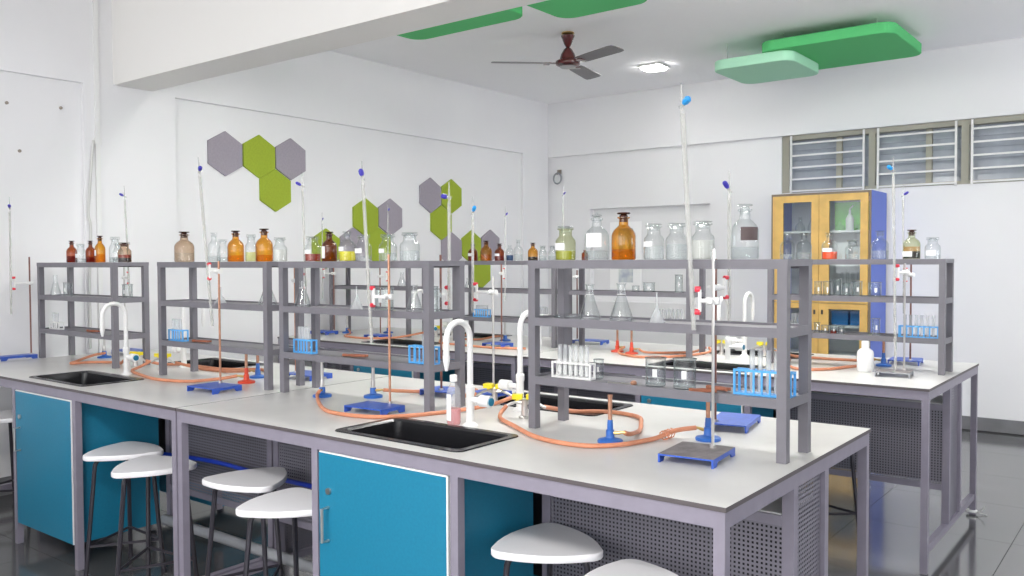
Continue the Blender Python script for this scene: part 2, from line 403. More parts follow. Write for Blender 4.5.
o = thing('ceiling_fan', 'dark red-brown ceiling fan with three grey blades', 'ceiling fan', (-3.15, 3.97, ZC)); o.scale = (1, 1, .9)
MB().lathe([(0, 0), (.05, 0), (.055, -.012), (.03, -.02), (0, -.02)][::-1]).obj('mount_plate', 'brass', o)
MB().lathe([(.0, -.245), (.012, -.245), (.012, 0), (0, 0)], seg=10).obj('down_rod', 'fan_brown', o)
MB().lathe([(0, -.135), (.018, -.13), (.03, -.11), (.055, -.04), (.058, -.03), (.05, -.026), (0, -.026)]).obj('upper_canopy', 'fan_brown', o)
MB().lathe([(0, -.255), (.07, -.25), (.058, -.2), (.035, -.155), (.016, -.135), (0, -.133)]).obj('lower_canopy', 'fan_brown', o)
MB().lathe([(0, -.312), (.07, -.31), (.098, -.295), (.103, -.28), (.1, -.262), (.075, -.248), (0, -.247)], seg=28).obj('motor', 'fan_brown', o)
MB().lathe([(0, -.322), (.062, -.32), (.07, -.311), (0, -.31)], seg=24).obj('bottom_cap', 'fan_grey', o)
for a in (222, 342, 102):
    bl = MB(); c = math.tan(math.radians(10))
    sec = [(.16, .055), (.2, .062), (.58, .072), (.62, .066), (.635, .04)]
    vs = []
    for x, hw in sec:
        for s in (-1, 1):
            for dz in (0, .005): vs.append((x, s * hw, -.283 - s * hw * c + dz))
    fs = []
    for i in range(len(sec) - 1):
        q = 4 * i
        fs += [[q, q + 4, q + 6, q + 2], [q + 1, q + 3, q + 7, q + 5], [q, q + 1, q + 5, q + 4], [q + 2, q + 6, q + 7, q + 3]]
    fs += [[0, 2, 3, 1], [16, 17, 19, 18]]
    b_ = bl.add(vs, fs).obj('blade', 'fan_blade', o, rz=math.radians(a))
    MB().box(.085, -.018, -.286, .20, .018, -.279).box(.15, -.045, -.2895, .2, .045, -.2835).obj('blade_iron', 'fan_brown', b_)

# ------------------------------------------------------------------ benches
L, D, SP0, SP1 = 2.49, 1.28, .492, .815
def bench_module():
    r = link('lab_bench', None)
    leg = MB().box(-.016, -.016, 0, .016, .016, .842).mesh('leg', 'frame')
    for x in (-.02, -.912, -1.588, -L + .02):
        for y in (.02, D - .02): link('leg', leg, r, (x, y, 0))
    for y in (.004, D - .044):
        MB().box(-L + .004, y, .842, -.004, y + .04, .887).obj('apron', 'frame', r)
    for x in (-.044, -L + .004):
        MB().box(x, .044, .842, x + .04, D - .044, .887).obj('apron', 'frame', r)
        MB().box(x + .005, .044, .09, x + .035, D - .044, .125).obj('foot_rail', 'frame', r)
    post = MB().box(-.018, -.018, .125, .018, .018, .842).mesh('spine_post', 'frame')
    for x in (-.022, -.905, -1.6, -L + .022):
        for y in (SP0 + .02, SP1 - .02): link('spine_post', post, r, (x, y, 0))
    for (a, b) in ((-.886, -.041), (-L + .041, -1.619)):
        for y in (SP0 + .006, SP1 - .008):
            pn = MB().box(a, y, .33, b, y + .002, .73).obj('perforated_panel', 'perforated', r)
            MB().box(a, y - .004, .725, b, y + .006, .755).box(a, y - .004, .30, b, y + .006, .33).obj('panel_rail', 'frame', pn)
        MB().box(a, SP0 + .013, .751, b, SP1 - .013, .759).obj('service_cover', 'white_edge', r)
    MB().box(-L + .05, (SP0 + SP1) / 2 - .003, .305, -.05, (SP0 + SP1) / 2 + .003, .748).obj('service_divider', 'dark_iron', r)  # dark sheet added behind the holes, standing in for the shade inside
    for x in (-.02, -L + .02):
        MB().box(x - .001, SP0 + .04, .125, x + .001, SP1 - .04, .842).obj('end_panel', 'perforated', r)
    return r
def worktop_module():
    mb = MB()
    H1 = (-1.545, -.965, .085, .385); H2 = (-1.545, -.965, D - .385, D - .085)
    wall_grid(mb, [-L + .002, H1[0], H1[1], 0], [0, H1[2], H1[3], H2[2], H2[3], D], [H1, H2],
              lambda a, b, c, d: mb.box(a, c, .887, b, d, .9, 1, top=0))
    return mb.obj('bench_worktop', ['worktop', 'worktop_edge'])
def sink_module():
    r = link('sink_basin', None)
    x0, x1, y0, y1 = -.29, .29, -.15, .15
    def ring(g, z, rad): return [(p[0], p[1], z) for p in round_rect(x0 + g, y0 + g, x1 - g, y1 - g, rad, 4)]
    rs = [ring(-.02, .9002, .03), ring(-.018, .9045, .03), ring(.006, .9045, .03), ring(.014, .896, .03), ring(.024, .75, .04), ring(.06, .725, .04)]
    n = len(rs[0]); vs = [v for q in rs for v in q]
    fs = [[k * n + i, k * n + (i + 1) % n, (k + 1) * n + (i + 1) % n, (k + 1) * n + i] for k in range(len(rs) - 1) for i in range(n)]
    fs.append([(len(rs) - 1) * n + i for i in range(n)])
    MB().add(vs, fs).obj('bowl', 'sink', r)
    MB().lathe([(0, 0), (.03, 0), (.034, .003), (0, .004)], (0, 0, .7255), 14).obj('drain', 'steel', r)
    return r
def cabinet_module():          # local: x -.35..+.335 about its middle, front at y=0
    r = link('sink_cabinet', None)
    x0, x1, z0, z1 = -.311, .312, .12, .838
    mb = MB(); mb.box(x0, .022, z0, x0 + .018, .46, z1); mb.box(x1 - .018, .022, z0, x1, .46, z1); mb.box(x0 + .018, .022, z0, x1 - .018, .46, z0 + .018)
    mb.box(x0 + .018, .44, z0 + .018, x1 - .018, .46, z1)
    mb.obj('carcass', 'teal', r)
    MB().box(x0, .0185, z0, x0 + .018, .0215, z1).box(x1 - .018, .0185, z0, x1, .0215, z1).box(x0, .0185, z0, x1, .0215, z0 + .018).obj('edge_banding', 'white_edge', r)
    d = MB().box(x0, 0, z0, x1 - .004, .018, z1 - .004).obj('door', 'teal', r)
    MB().box(x1 - .0038, -.0005, z0, x1 + .003, .018, z1).box(x0 + .004, -.0005, z1 - .0038, x1 - .0038, .018, z1 + .002).obj('door_edge', 'white_edge', d)
    MB().tube([(x0 + .055, 0, .70), (x0 + .055, -.008, .70)], .012, 12).obj('lock', 'steel', d)
    MB().tube([(x0 + .05, 0, .64), (x0 + .05, -.03, .64), (x0 + .05, -.03, .52), (x0 + .05, 0, .52)], .006, 8).obj('handle', 'steel', d)
    return r
modules = [(0, 0, 'A'), (-2.495, 0, 'B'), (-.05, 2.45, 'C'), (-2.545, 2.45, 'D'), (-2.495, -2.62, 'E')]  # E is an unseen bench added to shade the lower left
b0, w0, s0, c0 = bench_module(), worktop_module(), sink_module(), cabinet_module()
NAME = {'A': 'nearest', 'B': 'front-row left', 'C': 'back-row right', 'D': 'back-row left', 'E': 'foreground left'}
for k, (x, y, q) in enumerate(modules):
    b = b0 if k == 0 else copy_tree(b0); b.location = (x, y, 0)
    tag(b, {'A': 'nearest grey steel lab bench frame with perforated panels', 'B': 'grey steel lab bench frame on the left of the front row', 'C': 'grey steel lab bench frame at the right of the back row', 'D': 'grey steel lab bench frame at the far left of the back row', 'E': 'grey steel lab bench frame left of the camera'}[q], 'lab bench', 'grey steel lab benches')
    t_ = w0 if k == 0 else copy_tree(w0); t_.location = (x, y, 0)
    tag(t_, {'A': 'light grey worktop of the nearest bench, pink bottle on it', 'B': 'light grey worktop of the front-row bench by the left wall', 'C': 'light grey worktop of the back-row bench by the yellow cabinet', 'D': 'light grey worktop of the back-row bench below the hexagons', 'E': 'light grey worktop of the bench left of the camera'}[q], 'worktop', 'bench worktops')
    for side in (0, 1):
        first = k == 0 and side == 0
        s = s0 if first else copy_tree(s0)
        s.location = (x - 1.255, y + (.235 if side == 0 else D - .235), 0)
        tag(s, 'black sink set in the %s side of the %s bench' % (('front', 'rear')[side], NAME[q]), 'sink', 'black lab sinks')
        c = c0 if first else copy_tree(c0)
        c.location = (x - 1.2525, y + (.004 if side == 0 else D - .004), 0); c.rotation_euler = (0, 0, side * PI)
        tag(c, 'teal cabinet with white edging under the %s bench, %s side' % (NAME[q], ('front', 'rear')[side]), 'cabinet', 'teal sink cabinets')

# racks standing on the worktops
RY0, RY1 = .542, .764
def rack_module(W):
    r = link('bench_rack', None); D_ = RY1 - RY0
    post = MB().box(-.0155, -.0155, 0, .0155, .0155, .619).mesh('post', 'rack_paint')
    for x in (.0155, W - .0155):
        for y in (.0155, D_ - .0155): link('post', post, r, (x, y, 0))
    # top tier: closed board with a rim; lower tiers: trays of angle iron
    MB().box(-.001, -.001, .6, W + .001, D_ + .001, .622).box(.031, 0, .592, W - .031, .004, .6).box(.031, D_ - .004, .592, W - .031, D_, .6).obj('top_shelf', 'rack_paint', r)
    for z in (.412, .195):
        mb = MB(); mb.box(.031, .0, z - .03, W - .031, .004, z); mb.box(.031, D_ - .004, z - .03, W - .031, D_, z)
        mb.box(.0, .031, z - .03, .004, D_ - .031, z); mb.box(W - .004, .031, z - .03, W, D_ - .031, z); mb.box(.004, .004, z - .012, W - .004, D_ - .004, z - .008)
        mb.obj('tray_shelf', 'rack_paint', r)
    return r
rk0 = rack_module(.972)
racks = [('R1', -1.018, 0, 'nearest open grey rack holding the large amber bottle'), ('R2', -2.492, 0, 'grey open rack beside the pink bottle, second in front row'), ('R3', -3.556, 0, 'grey open rack left of the bench joint with two amber bottles'), ('R4', -5.008, 0, 'leftmost grey open rack in the front row'),
         ('R5', -1.07, 2.475, 'grey back-row rack in front of the yellow cabinet'), ('R6', -2.545, 2.475, 'grey back-row rack in front of the wall niche'), ('R7', -3.595, 2.475, 'grey back-row rack with small amber bottles below right hexagons'), ('R8', -5.045, 2.475, 'grey back-row rack at far left, seen through the front racks')]
for k, (n_, x, dy, lab) in enumerate(racks):
    r = rk0 if k == 0 else copy_tree(rk0); r.location = (x, RY0 + dy, .9005)
    tag(r, lab, 'rack', 'grey steel racks on the benches')
ZT, ZM, ZL = .9005 + .6225, .9005 + .4045, .9005 + .1875
RN = {'R1': 'nearest rack', 'R2': 'second front rack', 'R3': 'third front rack', 'R4': 'leftmost front rack', 'R5': 'rack before the yellow cabinet', 'R6': 'rack before the wall niche', 'R7': 'back rack below the right hexagons', 'R8': 'far left back rack'}
RYC = {n: (.653 if i < 4 else 3.128) for i, n in enumerate(('R1', 'R2', 'R3', 'R4', 'R5', 'R6', 'R7', 'R8'))}

# ------------------------------------------------------------------ glassware
def profile(kind, R, h):
    if kind == 'narrow':
        return [(0, 0), (R * .93, 0), (R, .03 * h), (R, .50 * h), (R * .95, .56 * h), (R * .80, .63 * h), (R * .55, .69 * h), (R * .40, .73 * h), (R * .37, .86 * h), (R * .52, .88 * h), (R * .52, .905 * h), (R * .4, .91 * h)]
    if kind == 'wide':
        return [(0, 0), (R * .93, 0), (R, .03 * h), (R, .53 * h), (R * .94, .60 * h), (R * .72, .68 * h), (R * .63, .73 * h), (R * .63, .88 * h), (R * .82, .91 * h), (R * .82, .935 * h), (R * .6, .94 * h)]
    if kind == 'plain':
        return [(0, 0), (R * .93, 0), (R, .03 * h), (R, .62 * h), (R * .8, .72 * h), (R * .4, .8 * h), (R * .38, .9 * h), (R * .45, .92 * h), (R * .45, .97 * h)]
def bottle(x, y, z, w, h, kind, glassm, lab, liq=None, fill=.3, stop='flat', stopm=None, label=False, dark_label=False, liq2=None, group='reagent bottles on the racks', lab_ang=-92, lab_z=(.25, .46)):
    R = w / 2; o = thing('reagent_bottle', lab, 'bottle', (x, y, z), 0, group)
    MB().lathe(profile(kind, R, h), seg=24).obj('body', glassm, o)
    if liq:
        MB().lathe([(0, .012 * h), (R * .9, .012 * h), (R * .955, .045 * h), (R * .955, fill * h), (0, fill * h)], seg=20).obj('liquid', liq, o)
    if liq2:
        MB().lathe([(0, fill * h + .001), (R * .955, fill * h + .001), (R * .955, (fill + .16) * h), (0, (fill + .16) * h)], seg=20).obj('upper_liquid', liq2, o)
    sm = stopm or ('amber_stopper' if 'amber' in glassm else 'glass')
    rn = .39 if kind == 'narrow' else .58
    if stop == 'flat':
        MB().lathe([(0, .80 * h), (R * rn * .8, .80 * h), (R * rn * .92, .93 * h), (R * rn * .6, .955 * h), (R * rn * 1.25, .965 * h), (R * rn * 1.45, .98 * h), (R * rn * 1.3, h), (0, h)], seg=18).obj('stopper', sm, o)
    elif stop == 'knob':
        MB().lathe([(0, .82 * h), (R * .3, .82 * h), (R * .34, .93 * h), (R * .2, .94 * h), (R * .45, .96 * h), (R * .4, .985 * h), (R * .12, .99 * h), (R * .1, 1.03 * h), (0, 1.035 * h)], seg=18).obj('stopper', sm, o)
    if label:
        a0, a1 = math.radians(lab_ang - 42), math.radians(lab_ang + 38)
        MB().lathe([(R * 1.012, lab_z[0] * h), (R * 1.012, lab_z[1] * h)], seg=8, a0=a0, a1=a1).obj('label', 'dark_print' if dark_label else 'paper', o)
    return o
S = 'R1'; y = RYC[S] - .01; G1 = 'bottles on top of the nearest rack'
bottle(-.919, y, ZT, .076, .125, 'wide', 'olive_glass', 'olive-tinted bottle of yellow-green liquid at left end of nearest rack', 'liq_olive', .27, label=True, group=G1, lab_ang=-100, lab_z=(.3, .5))
bottle(-.782, y, ZT, .089, .165, 'narrow', 'glass', 'round clear bottle with knob stopper left of the large amber bottle', 'liq_clear', .2, 'knob', label=True, group=G1, lab_ang=-75, lab_z=(.28, .58))
bottle(-.671, y, ZT, .086, .167, 'narrow', 'amber', 'large amber bottle with flat dark stopper on the nearest rack', 'liq_amber', .22, group=G1)
bottle(-.551, y, ZT, .070, .124, 'wide', 'glass', 'clear wide-neck bottle just right of the large amber bottle', 'liq_clear', .38, label=True, group=G1, lab_ang=-112, lab_z=(.36, .5))
bottle(-.464, y, ZT, .074, .123, 'wide', 'glass', 'clear wide-neck bottle half full, second right of large amber bottle', 'liq_clear', .42, group=G1)
bottle(-.368, y, ZT, .077, .127, 'wide', 'glass', 'clear wide-neck bottle of milky liquid behind the tall inclined burette', 'liq_milky', .5, group=G1)
bottle(-.222, y, ZT, .088, .177, 'narrow', 'glass', 'tallest clear bottle with dark label at right end of nearest rack', 'liq_clear', .22, label=True, dark_label=True, group=G1, lab_ang=-42, lab_z=(.34, .58))
y = RYC['R2'] - .01; G2 = 'bottles on top of the second front rack'
bottle(-2.364, y, ZT, .076, .117, 'wide', 'glass', 'clear bottle of dark red liquid at left end of second front rack', 'liq_red', .3, label=True, group=G2, lab_z=(.3, .46))
bottle(-2.245, y, ZT, .070, .137, 'narrow', 'amber_dark', 'dark amber bottle between red and yellow liquids on second rack', None, .3, label=True, group=G2, lab_ang=-115, lab_z=(.1, .5))
bottle(-2.121, y, ZT, .078, .135, 'narrow', 'glass', 'clear bottle of bright yellow liquid on second front rack', 'liq_yellow', .33, label=True, group=G2, lab_ang=-105, lab_z=(.34, .48))
bottle(-2.015, y, ZT, .075, .118, 'wide', 'glass', 'clear labelled bottle just right of bright yellow liquid', 'liq_clear', .2, label=True, group=G2, lab_z=(.3, .48))
bottle(-1.858, y, ZT, .079, .116, 'wide', 'glass', 'clear labelled bottle second from right on second front rack', 'liq_clear', .3, label=True, group=G2, lab_ang=-105, lab_z=(.3, .46))
bottle(-1.724, y, ZT, .086, .121, 'wide', 'glass', 'wide clear bottle at right end of second front rack', 'liq_clear', .35, group=G2)
y = RYC['R3'] - .01; G3 = 'bottles on top of the third front rack'
bottle(-3.452, y, ZT, .105, .166, 'narrow', 'tinted', 'brown-stained clear bottle at left end of third front rack', 'liq_clear', .3, stopm='amber_stopper', group=G3)
bottle(-3.20, y + .02, ZT, .066, .155, 'narrow', 'glass', 'clear narrow bottle behind the inclined burette on third rack', 'liq_clear', .2, group=G3)
bottle(-3.09, y, ZT, .056, .117, 'wide', 'glass', 'small clear bottle left of the first amber one, third rack', 'liq_clear', .2, group=G3)
bottle(-2.976, y, ZT, .083, .160, 'narrow', 'amber', 'amber bottle with flat stopper, left one on third front rack', 'liq_amber', .2, group=G3)
bottle(-2.844, y, ZT, .060, .137, 'wide', 'glass', 'clear bottle of pale yellow liquid between two amber bottles', 'liq_pale', .35, group=G3)
bottle(-2.737, y, ZT, .085, .164, 'narrow', 'amber', 'amber bottle with flat stopper, right one on third front rack', 'liq_amber', .2, group=G3)
bottle(-2.612, y, ZT, .069, .117, 'wide', 'glass', 'frosted clear bottle at right end of third front rack', 'liq_milky', .5, group=G3)
y = RYC['R4'] - .01; G4 = 'bottles on top of the leftmost front rack'
bottle(-4.744, y, ZT, .064, .139, 'narrow', 'amber_dark', 'dark amber bottle, first on the leftmost rack', 'liq_red', .3, group=G4)
bottle(-4.625, y, ZT, .063, .117, 'wide', 'glass', 'clear bottle between two dark amber ones on leftmost rack', 'liq_clear', .2, label=True, group=G4)
bottle(-4.50, y, ZT, .056, .135, 'narrow', 'amber_dark', 'dark amber bottle beside the taller yellow-amber one, leftmost rack', 'liq_red', .25, group=G4)
bottle(-4.381, y, ZT, .062, .163, 'narrow', 'amber', 'tall yellow-amber bottle on the leftmost rack', 'liq_amber', .3, label=True, group=G4, lab_ang=-110)
bottle(-4.255, y + .03, ZT, .070, .155, 'wide', 'glass', 'tall clear bottle right of the yellow-amber one, leftmost rack', 'liq_clear', .2, group=G4)
bottle(-4.165, y, ZT, .060, .117, 'wide', 'glass', 'short clear bottle next to the dark red one, leftmost rack', 'liq_clear', .25, label=True, group=G4)
bottle(-4.07, y - .01, ZT, .077, .116, 'wide', 'tinted', 'stained bottle with dark red liquid at right end of leftmost rack', 'liq_black', .22, liq2='liq_red', group=G4, stopm='amber_stopper')
y = RYC['R5'] - .01; G5 = 'bottles on the rack before the yellow cabinet'
bottle(-.986, y, ZT, .088, .160, 'narrow', 'glass', 'clear flask-shaped bottle, first before the yellow cabinet', 'liq_clear', .2, group=G5)
bottle(-.886, y, ZT, .088, .158, 'narrow', 'glass', 'clear flask-shaped bottle beside the orange liquid', 'liq_clear', .25, group=G5)
bottle(-.736, y, ZT, .088, .156, 'narrow', 'glass', 'clear bottle of orange-red liquid before the yellow cabinet', 'liq_orange', .28, label=True, group=G5, lab_z=(.28, .42))
bottle(-.606, y, ZT, .080, .111, 'wide', 'glass', 'short clear bottle just right of the orange liquid', 'liq_clear', .25, group=G5)
bottle(-.455, y, ZT, .091, .160, 'narrow', 'glass', 'clear bottle standing against the blue cabinet side', 'liq_clear', .3, group=G5)
bottle(-.289, y, ZT, .090, .161, 'narrow', 'olive_glass', 'bottle of black liquid with orange layer on back rack', 'liq_black', .26, liq2='liq_tan', group=G5, stopm='amber_stopper', label=True, lab_ang=-112, lab_z=(.08, .26))
bottle(-.182, y, ZT, .080, .116, 'wide', 'glass', 'clear labelled bottle at right end of the back row', 'liq_clear', .2, label=True, group=G5, lab_z=(.15, .4))
y = RYC['R6'] - .01
bottle(-2.435, y, ZT, .046, .075, 'plain', 'amber_dark', 'small dark brown bottle behind the round knob-stoppered bottle', 'liq_red', .3, stop=None, group='bottles on the rack before the niche')
y = RYC['R7'] - .01; G7 = 'small bottles on the back rack below the hexagons'
bottle(-3.47, y, ZT, .076, .132, 'narrow', 'amber_dark', 'dark amber labelled bottle, leftmost below the right hexagons', 'liq_red', .3, label=True, group=G7, lab_z=(.28, .45))
bottle(-3.335, y, ZT, .090, .154, 'narrow', 'amber', 'yellow-amber bottle between two dark ones below the hexagons', 'liq_amber', .3, group=G7)
bottle(-3.205, y, ZT, .074, .130, 'narrow', 'amber_dark', 'dark amber labelled bottle, left of the blue liquid', 'liq_red', .3, label=True, group=G7, lab_z=(.28, .42))
bottle(-3.105, y, ZT, .056, .120, 'plain', 'glass', 'slim clear bottle of dark blue liquid on back rack', 'liq_blue', .35, stop=None, group=G7)
bottle(-3.025, y, ZT, .066, .156, 'narrow', 'glass', 'tall clear bottle right of the blue liquid on back rack', 'liq_clear', .3, group=G7)
bottle(-2.89, y, ZT, .074, .131, 'narrow', 'amber', 'amber bottle with black liquid, rightmost amber below the hexagons', 'liq_black', .22, group=G7)
bottle(-2.80, y, ZT, .056, .108, 'wide', 'glass', 'small clear bottle just right of the rightmost small amber one', 'liq_clear', .3, group=G7)
bottle(-2.715, y, ZT, .056, .107, 'wide', 'glass', 'small clear bottle at right end below the hexagons', 'liq_clear', .3, group=G7)

def erlenmeyer(x, y, z, w, h, lab, mat='glass_thin', rings=True):
    R = w / 2; o = thing('conical_flask', lab, 'flask', (x, y, z), 0, 'conical flasks on the racks')
    MB().lathe([(0, 0), (R * .92, 0), (R, .03 * h), (R * .97, .09 * h), (R * .38, .68 * h), (R * .34, .76 * h), (R * .34, .96 * h), (R * .42, .98 * h), (R * .42, h), (R * .33, h)], seg=24).obj('body', mat, o)
    MB().lathe([(R * .90, .03 * h), (R * .93, .07 * h), (R * .86, .14 * h), (R * .35, .68 * h), (R * .31, .78 * h), (R * .31, .97 * h)], seg=24).obj('inner_wall', mat, o)
    if rings: MB().lathe([(R * .365, .70 * h), (R * .385, .71 * h), (R * .365, .72 * h)], seg=20).obj('graduation_ring', 'paper', o)
def beaker(x, y, z, w, h, lab, group='beakers on the racks', liq=None):
    R = w / 2; o = thing('beaker', lab, 'beaker', (x, y, z), 0, group)
    MB().lathe([(0, 0), (R * .9, 0), (R * .97, .05 * h), (R * .97, .95 * h), (R * 1.05, h)], seg=22).obj('wall', 'glass', o)
    MB().lathe([(R * 1.03, .965 * h), (R * 1.065, .985 * h), (R * 1.05, 1.0 * h)], seg=22).obj('rim', 'tube_glass', o)  # whiter ring: bright highlight of the glass lip put into colour
    MB().lathe([(R * .80, .0), (R * .96, .035 * h), (R * .98, .075 * h)], seg=22).obj('foot_ring', 'tube_glass', o)  # second whiter ring, highlight painted along the bottom edge
    MB().lathe([(0, .04 * h), (R * .86, .04 * h), (R * .92, .1 * h), (R * .92, .95 * h), (R * 1.05, h)], seg=22).obj('inner_wall', 'glass', o)
    MB().lathe([(R * .975, .35 * h), (R * .975, .62 * h)], seg=4, a0=math.radians(-80), a1=math.radians(-55)).obj('scale_print', 'paper', o)
    if liq: MB().lathe([(0, .06 * h), (R * .9, .06 * h), (R * .9, .4 * h), (0, .4 * h)], seg=18).obj('contents', liq, o)
def funnel(x, y, z, w, h, lab):
    R = w / 2; o = thing('glass_funnel', lab, 'funnel', (x, y, z), 0, 'upturned funnels on the racks')
    MB().lathe([(R, 0), (R * .98, .02 * h), (R * .2, .5 * h), (R * .12, .56 * h), (R * .1, h), (R * .07, h)], seg=22).obj('cone', 'tube_glass', o)
    MB().lathe([(R * 1.0, .0), (R * 1.03, .012 * h), (R * 1.0, .025 * h)], seg=22).obj('rim', 'glass', o)
yA = RYC['R1'] - .02
erlenmeyer(-.806, yA, ZM, .080, .130, 'left clear conical flask on the nearest rack'); erlenmeyer(-.674, yA, ZM, .084, .135, 'right clear conical flask on the nearest rack')
funnel(-.534, yA, ZM, .058, .106, 'upturned glass funnel right of two conical flasks')
beaker(-.80, yA + .05, ZL, .038, .07, 'small beaker at right end of the white tube rack')
beaker(-.538, yA, ZL, .072, .098, 'left clear beaker on lowest shelf of nearest rack'); beaker(-.428, yA, ZL, .078, .102, 'right clear beaker on lowest shelf of nearest rack')
o = thing('petri_dish', 'flat glass dish at left end of nearest rack middle shelf', 'dish', (-.90, yA, ZM), 0)
MB().lathe([(0, 0), (.05, 0), (.052, .004), (.052, .014)], seg=26).obj('dish', 'glass', o)
MB().lathe([(.0545, .006), (.0545, .017), (0, .017)], seg=26).obj('lid', 'glass', o)
erlenmeyer(-2.43, yA, ZM, .080, .128, 'conical flask at left end of second front rack'); funnel(-2.051, yA, ZM, .068, .106, 'upturned glass funnel beside the second rack burette')
beaker(-1.874, yA, ZM, .086, .105, 'large clear beaker behind the burette clamp on second rack'); erlenmeyer(-1.69, yA, ZM, .075, .115, 'conical flask behind right front post of second rack')
beaker(-1.60, yA + .04, ZM, .05, .1, 'slim beaker, left of pair at right end of second rack'); beaker(-1.555, yA - .03, ZM, .046, .112, 'slim beaker, right of pair at right end of second rack')
funnel(-3.1, yA, ZM, .07, .085, 'upturned glass funnel on the third front rack'); erlenmeyer(-2.70, yA, ZM, .095, .125, 'conical flask by the right post of third rack')
erlenmeyer(-4.955, yA, ZM, .070, .135, 'conical flask at left end of the leftmost rack'); beaker(-4.784, yA, ZM, .055, .088, 'small beaker beside the flask on the leftmost rack'); beaker(-4.10, yA + .03, ZM, .060, .085, 'small beaker at right end of the leftmost rack')
yC = RYC['R5'] - .02
for k, (x, w_, h) in enumerate([(-.797, .046, .088), (-.745, .046, .09), (-.687, .047, .105), (-.637, .046, .082), (-.575, .056, .092)]):
    beaker(x, yC, ZM, w_, h, '%s small beaker in the row before the cabinet doors' % ('first', 'second', 'third and tallest', 'fourth', 'fifth')[k], 'beakers before the cabinet')
beaker(-.478, yC, ZM, .07, .088, 'beaker standing in front of the blue cabinet side'); beaker(-.88, yC + .05, ZM, .06, .1, 'beaker behind the right posts of the nearest rack')
for k, (x, w_, h, q) in enumerate([(-.803, .036, .063, None), (-.756, .044, .05, None), (-.707, .04, .05, 'liq_red'), (-.662, .036, .047, None)]):
    beaker(x, yC, ZL, w_, h, ('first tiny beaker on lowest shelf before cabinet', 'second tiny beaker on lowest shelf before cabinet', 'tiny beaker with red contents before cabinet', 'last tiny beaker on lowest shelf before cabinet')[k], 'tiny beakers before the cabinet', q)
beaker(-.471, yC, ZL, .046, .1, 'tall slim beaker on the lowest shelf above white bottle')
yD = RYC['R6'] - .02
beaker(-2.02, yD, ZM, .05, .045, 'low beaker before the poster on the niche rack'); beaker(-1.919, yD, ZM, .08, .068, 'wide beaker right of the poster on the niche rack'); beaker(-1.70, yD, ZM, .052, .122, 'tall beaker behind the inclined burette on the niche rack')
erlenmeyer(-4.256, RYC['R8'], ZM, .085, .125, 'conical flask on the far left back rack'); erlenmeyer(-3.53, RYC['R7'], ZM, .06, .085, 'small conical flask at left end of hexagon back rack')

# test tube racks and tubes
def tube_rack(x, y, z, wid, mat, name_lab, n, place, dep=.036, ht=.06, tube_h=.115, fill=None, rz=0, ribs=True, first=0, last=None):
    o = thing('test_tube_rack', name_lab, 'tube rack', (x, y, z), rz, 'test tube racks')
    hx = wid / 2
    MB().box(-hx, -dep / 2, 0, hx, dep / 2, .007).obj('base_plate', mat, o)
    pitch = (wid - .03) / n; xs = [-hx + .015 + pitch * (i + .5) for i in range(n)]
    mb = MB(); mb.box(-hx, -dep / 2, ht - .007, hx, -.0112, ht); mb.box(-hx, .0112, ht - .007, hx, dep / 2, ht)
    for a in [-hx] + [(xs[i] + xs[i + 1]) / 2 - .0025 for i in range(n - 1)] + [hx - .005]: mb.box(a, -.0112, ht - .006, a + .005, .0112, ht - .001)
    mb.obj('top_plate', mat, o)
    for sx in (-1, 1):
        for sy in (-1, 1):
            x_ = sx * (hx - .0035); y_ = sy * (dep / 2 - .003)
            MB().box(x_ - .0035, y_ - .003, .007, x_ + .0035, y_ + .003, ht - .007).obj('upright', mat, o)
    if ribs:
        for i in range(n - 1):
            xm = (xs[i] + xs[i + 1]) / 2
            MB().box(xm - .003, -dep / 2, .007, xm + .003, -dep / 2 + .004, ht - .007).obj('rib', mat, o)
    ordn = ['first', 'second', 'third', 'fourth', 'fifth', 'sixth', 'seventh', 'eighth']
    R = Matrix.Rotation(rz, 3, 'Z')
    for i in range(first, last or n):
        p = Vector((x, y, z)) + R @ Vector((xs[i], 0, .0074))
        t_ = thing('test_tube', '%s glass test tube from the left in %s' % (ordn[i], place), 'test tube', p, 0, 'test tubes in ' + place)
        MB().lathe([(0, 0), (.0045, .0012), (.0078, .006), (.0085, .011), (.0085, tube_h - .002), (.0098, tube_h), (.0075, tube_h)], seg=12).obj('tube_wall', 'tube_glass', t_)
        if fill: MB().lathe([(0, .001), (.0042, .0022), (.0075, .0068), (.0079, .012), (.0079, tube_h * fill[1]), (0, tube_h * fill[1])], seg=10).obj('contents', fill[0], t_)
tube_rack(-.872, yA - .01, ZL, .172, 'white_plastic', 'white test tube rack on the nearest rack lowest shelf', 6, 'the white rack on the nearest rack', ht=.06, fill=('powder', .55), ribs=False)
tube_rack(-.153, yA + .005, ZL, .19, 'blue_rack', 'blue test tube rack at right end of the nearest rack', 6, 'the blue rack on the nearest rack', ht=.082, tube_h=.138, dep=.045, first=1, last=5)
tube_rack(-2.39, yA - .02, ZL, .135, 'blue_rack', 'blue test tube rack at left end of second front rack', 5, 'left blue rack, second front rack', ht=.066, tube_h=.118, last=4)
tube_rack(-1.635, yA - .0, ZL, .15, 'blue_rack', 'blue test tube rack at right end of second front rack', 5, 'right blue rack, second front rack', ht=.076, tube_h=.118, first=2, last=5)
tube_rack(-3.475, yA - .02, ZL, .145, 'blue_rack', 'blue test tube rack at left end of third front rack', 5, 'blue rack, third front rack', ht=.063, tube_h=.112, last=4)
tube_rack(-4.905, yA - .02, ZL, .135, 'white_plastic', 'white test tube rack on the leftmost front rack', 4, 'white rack, leftmost front rack', ht=.05, tube_h=.1, last=3)
tube_rack(-.245, yC, ZL, .205, 'blue_rack', 'blue test tube rack at right end of the back row', 6, 'blue rack ending the back row', ht=.066, tube_h=.118)
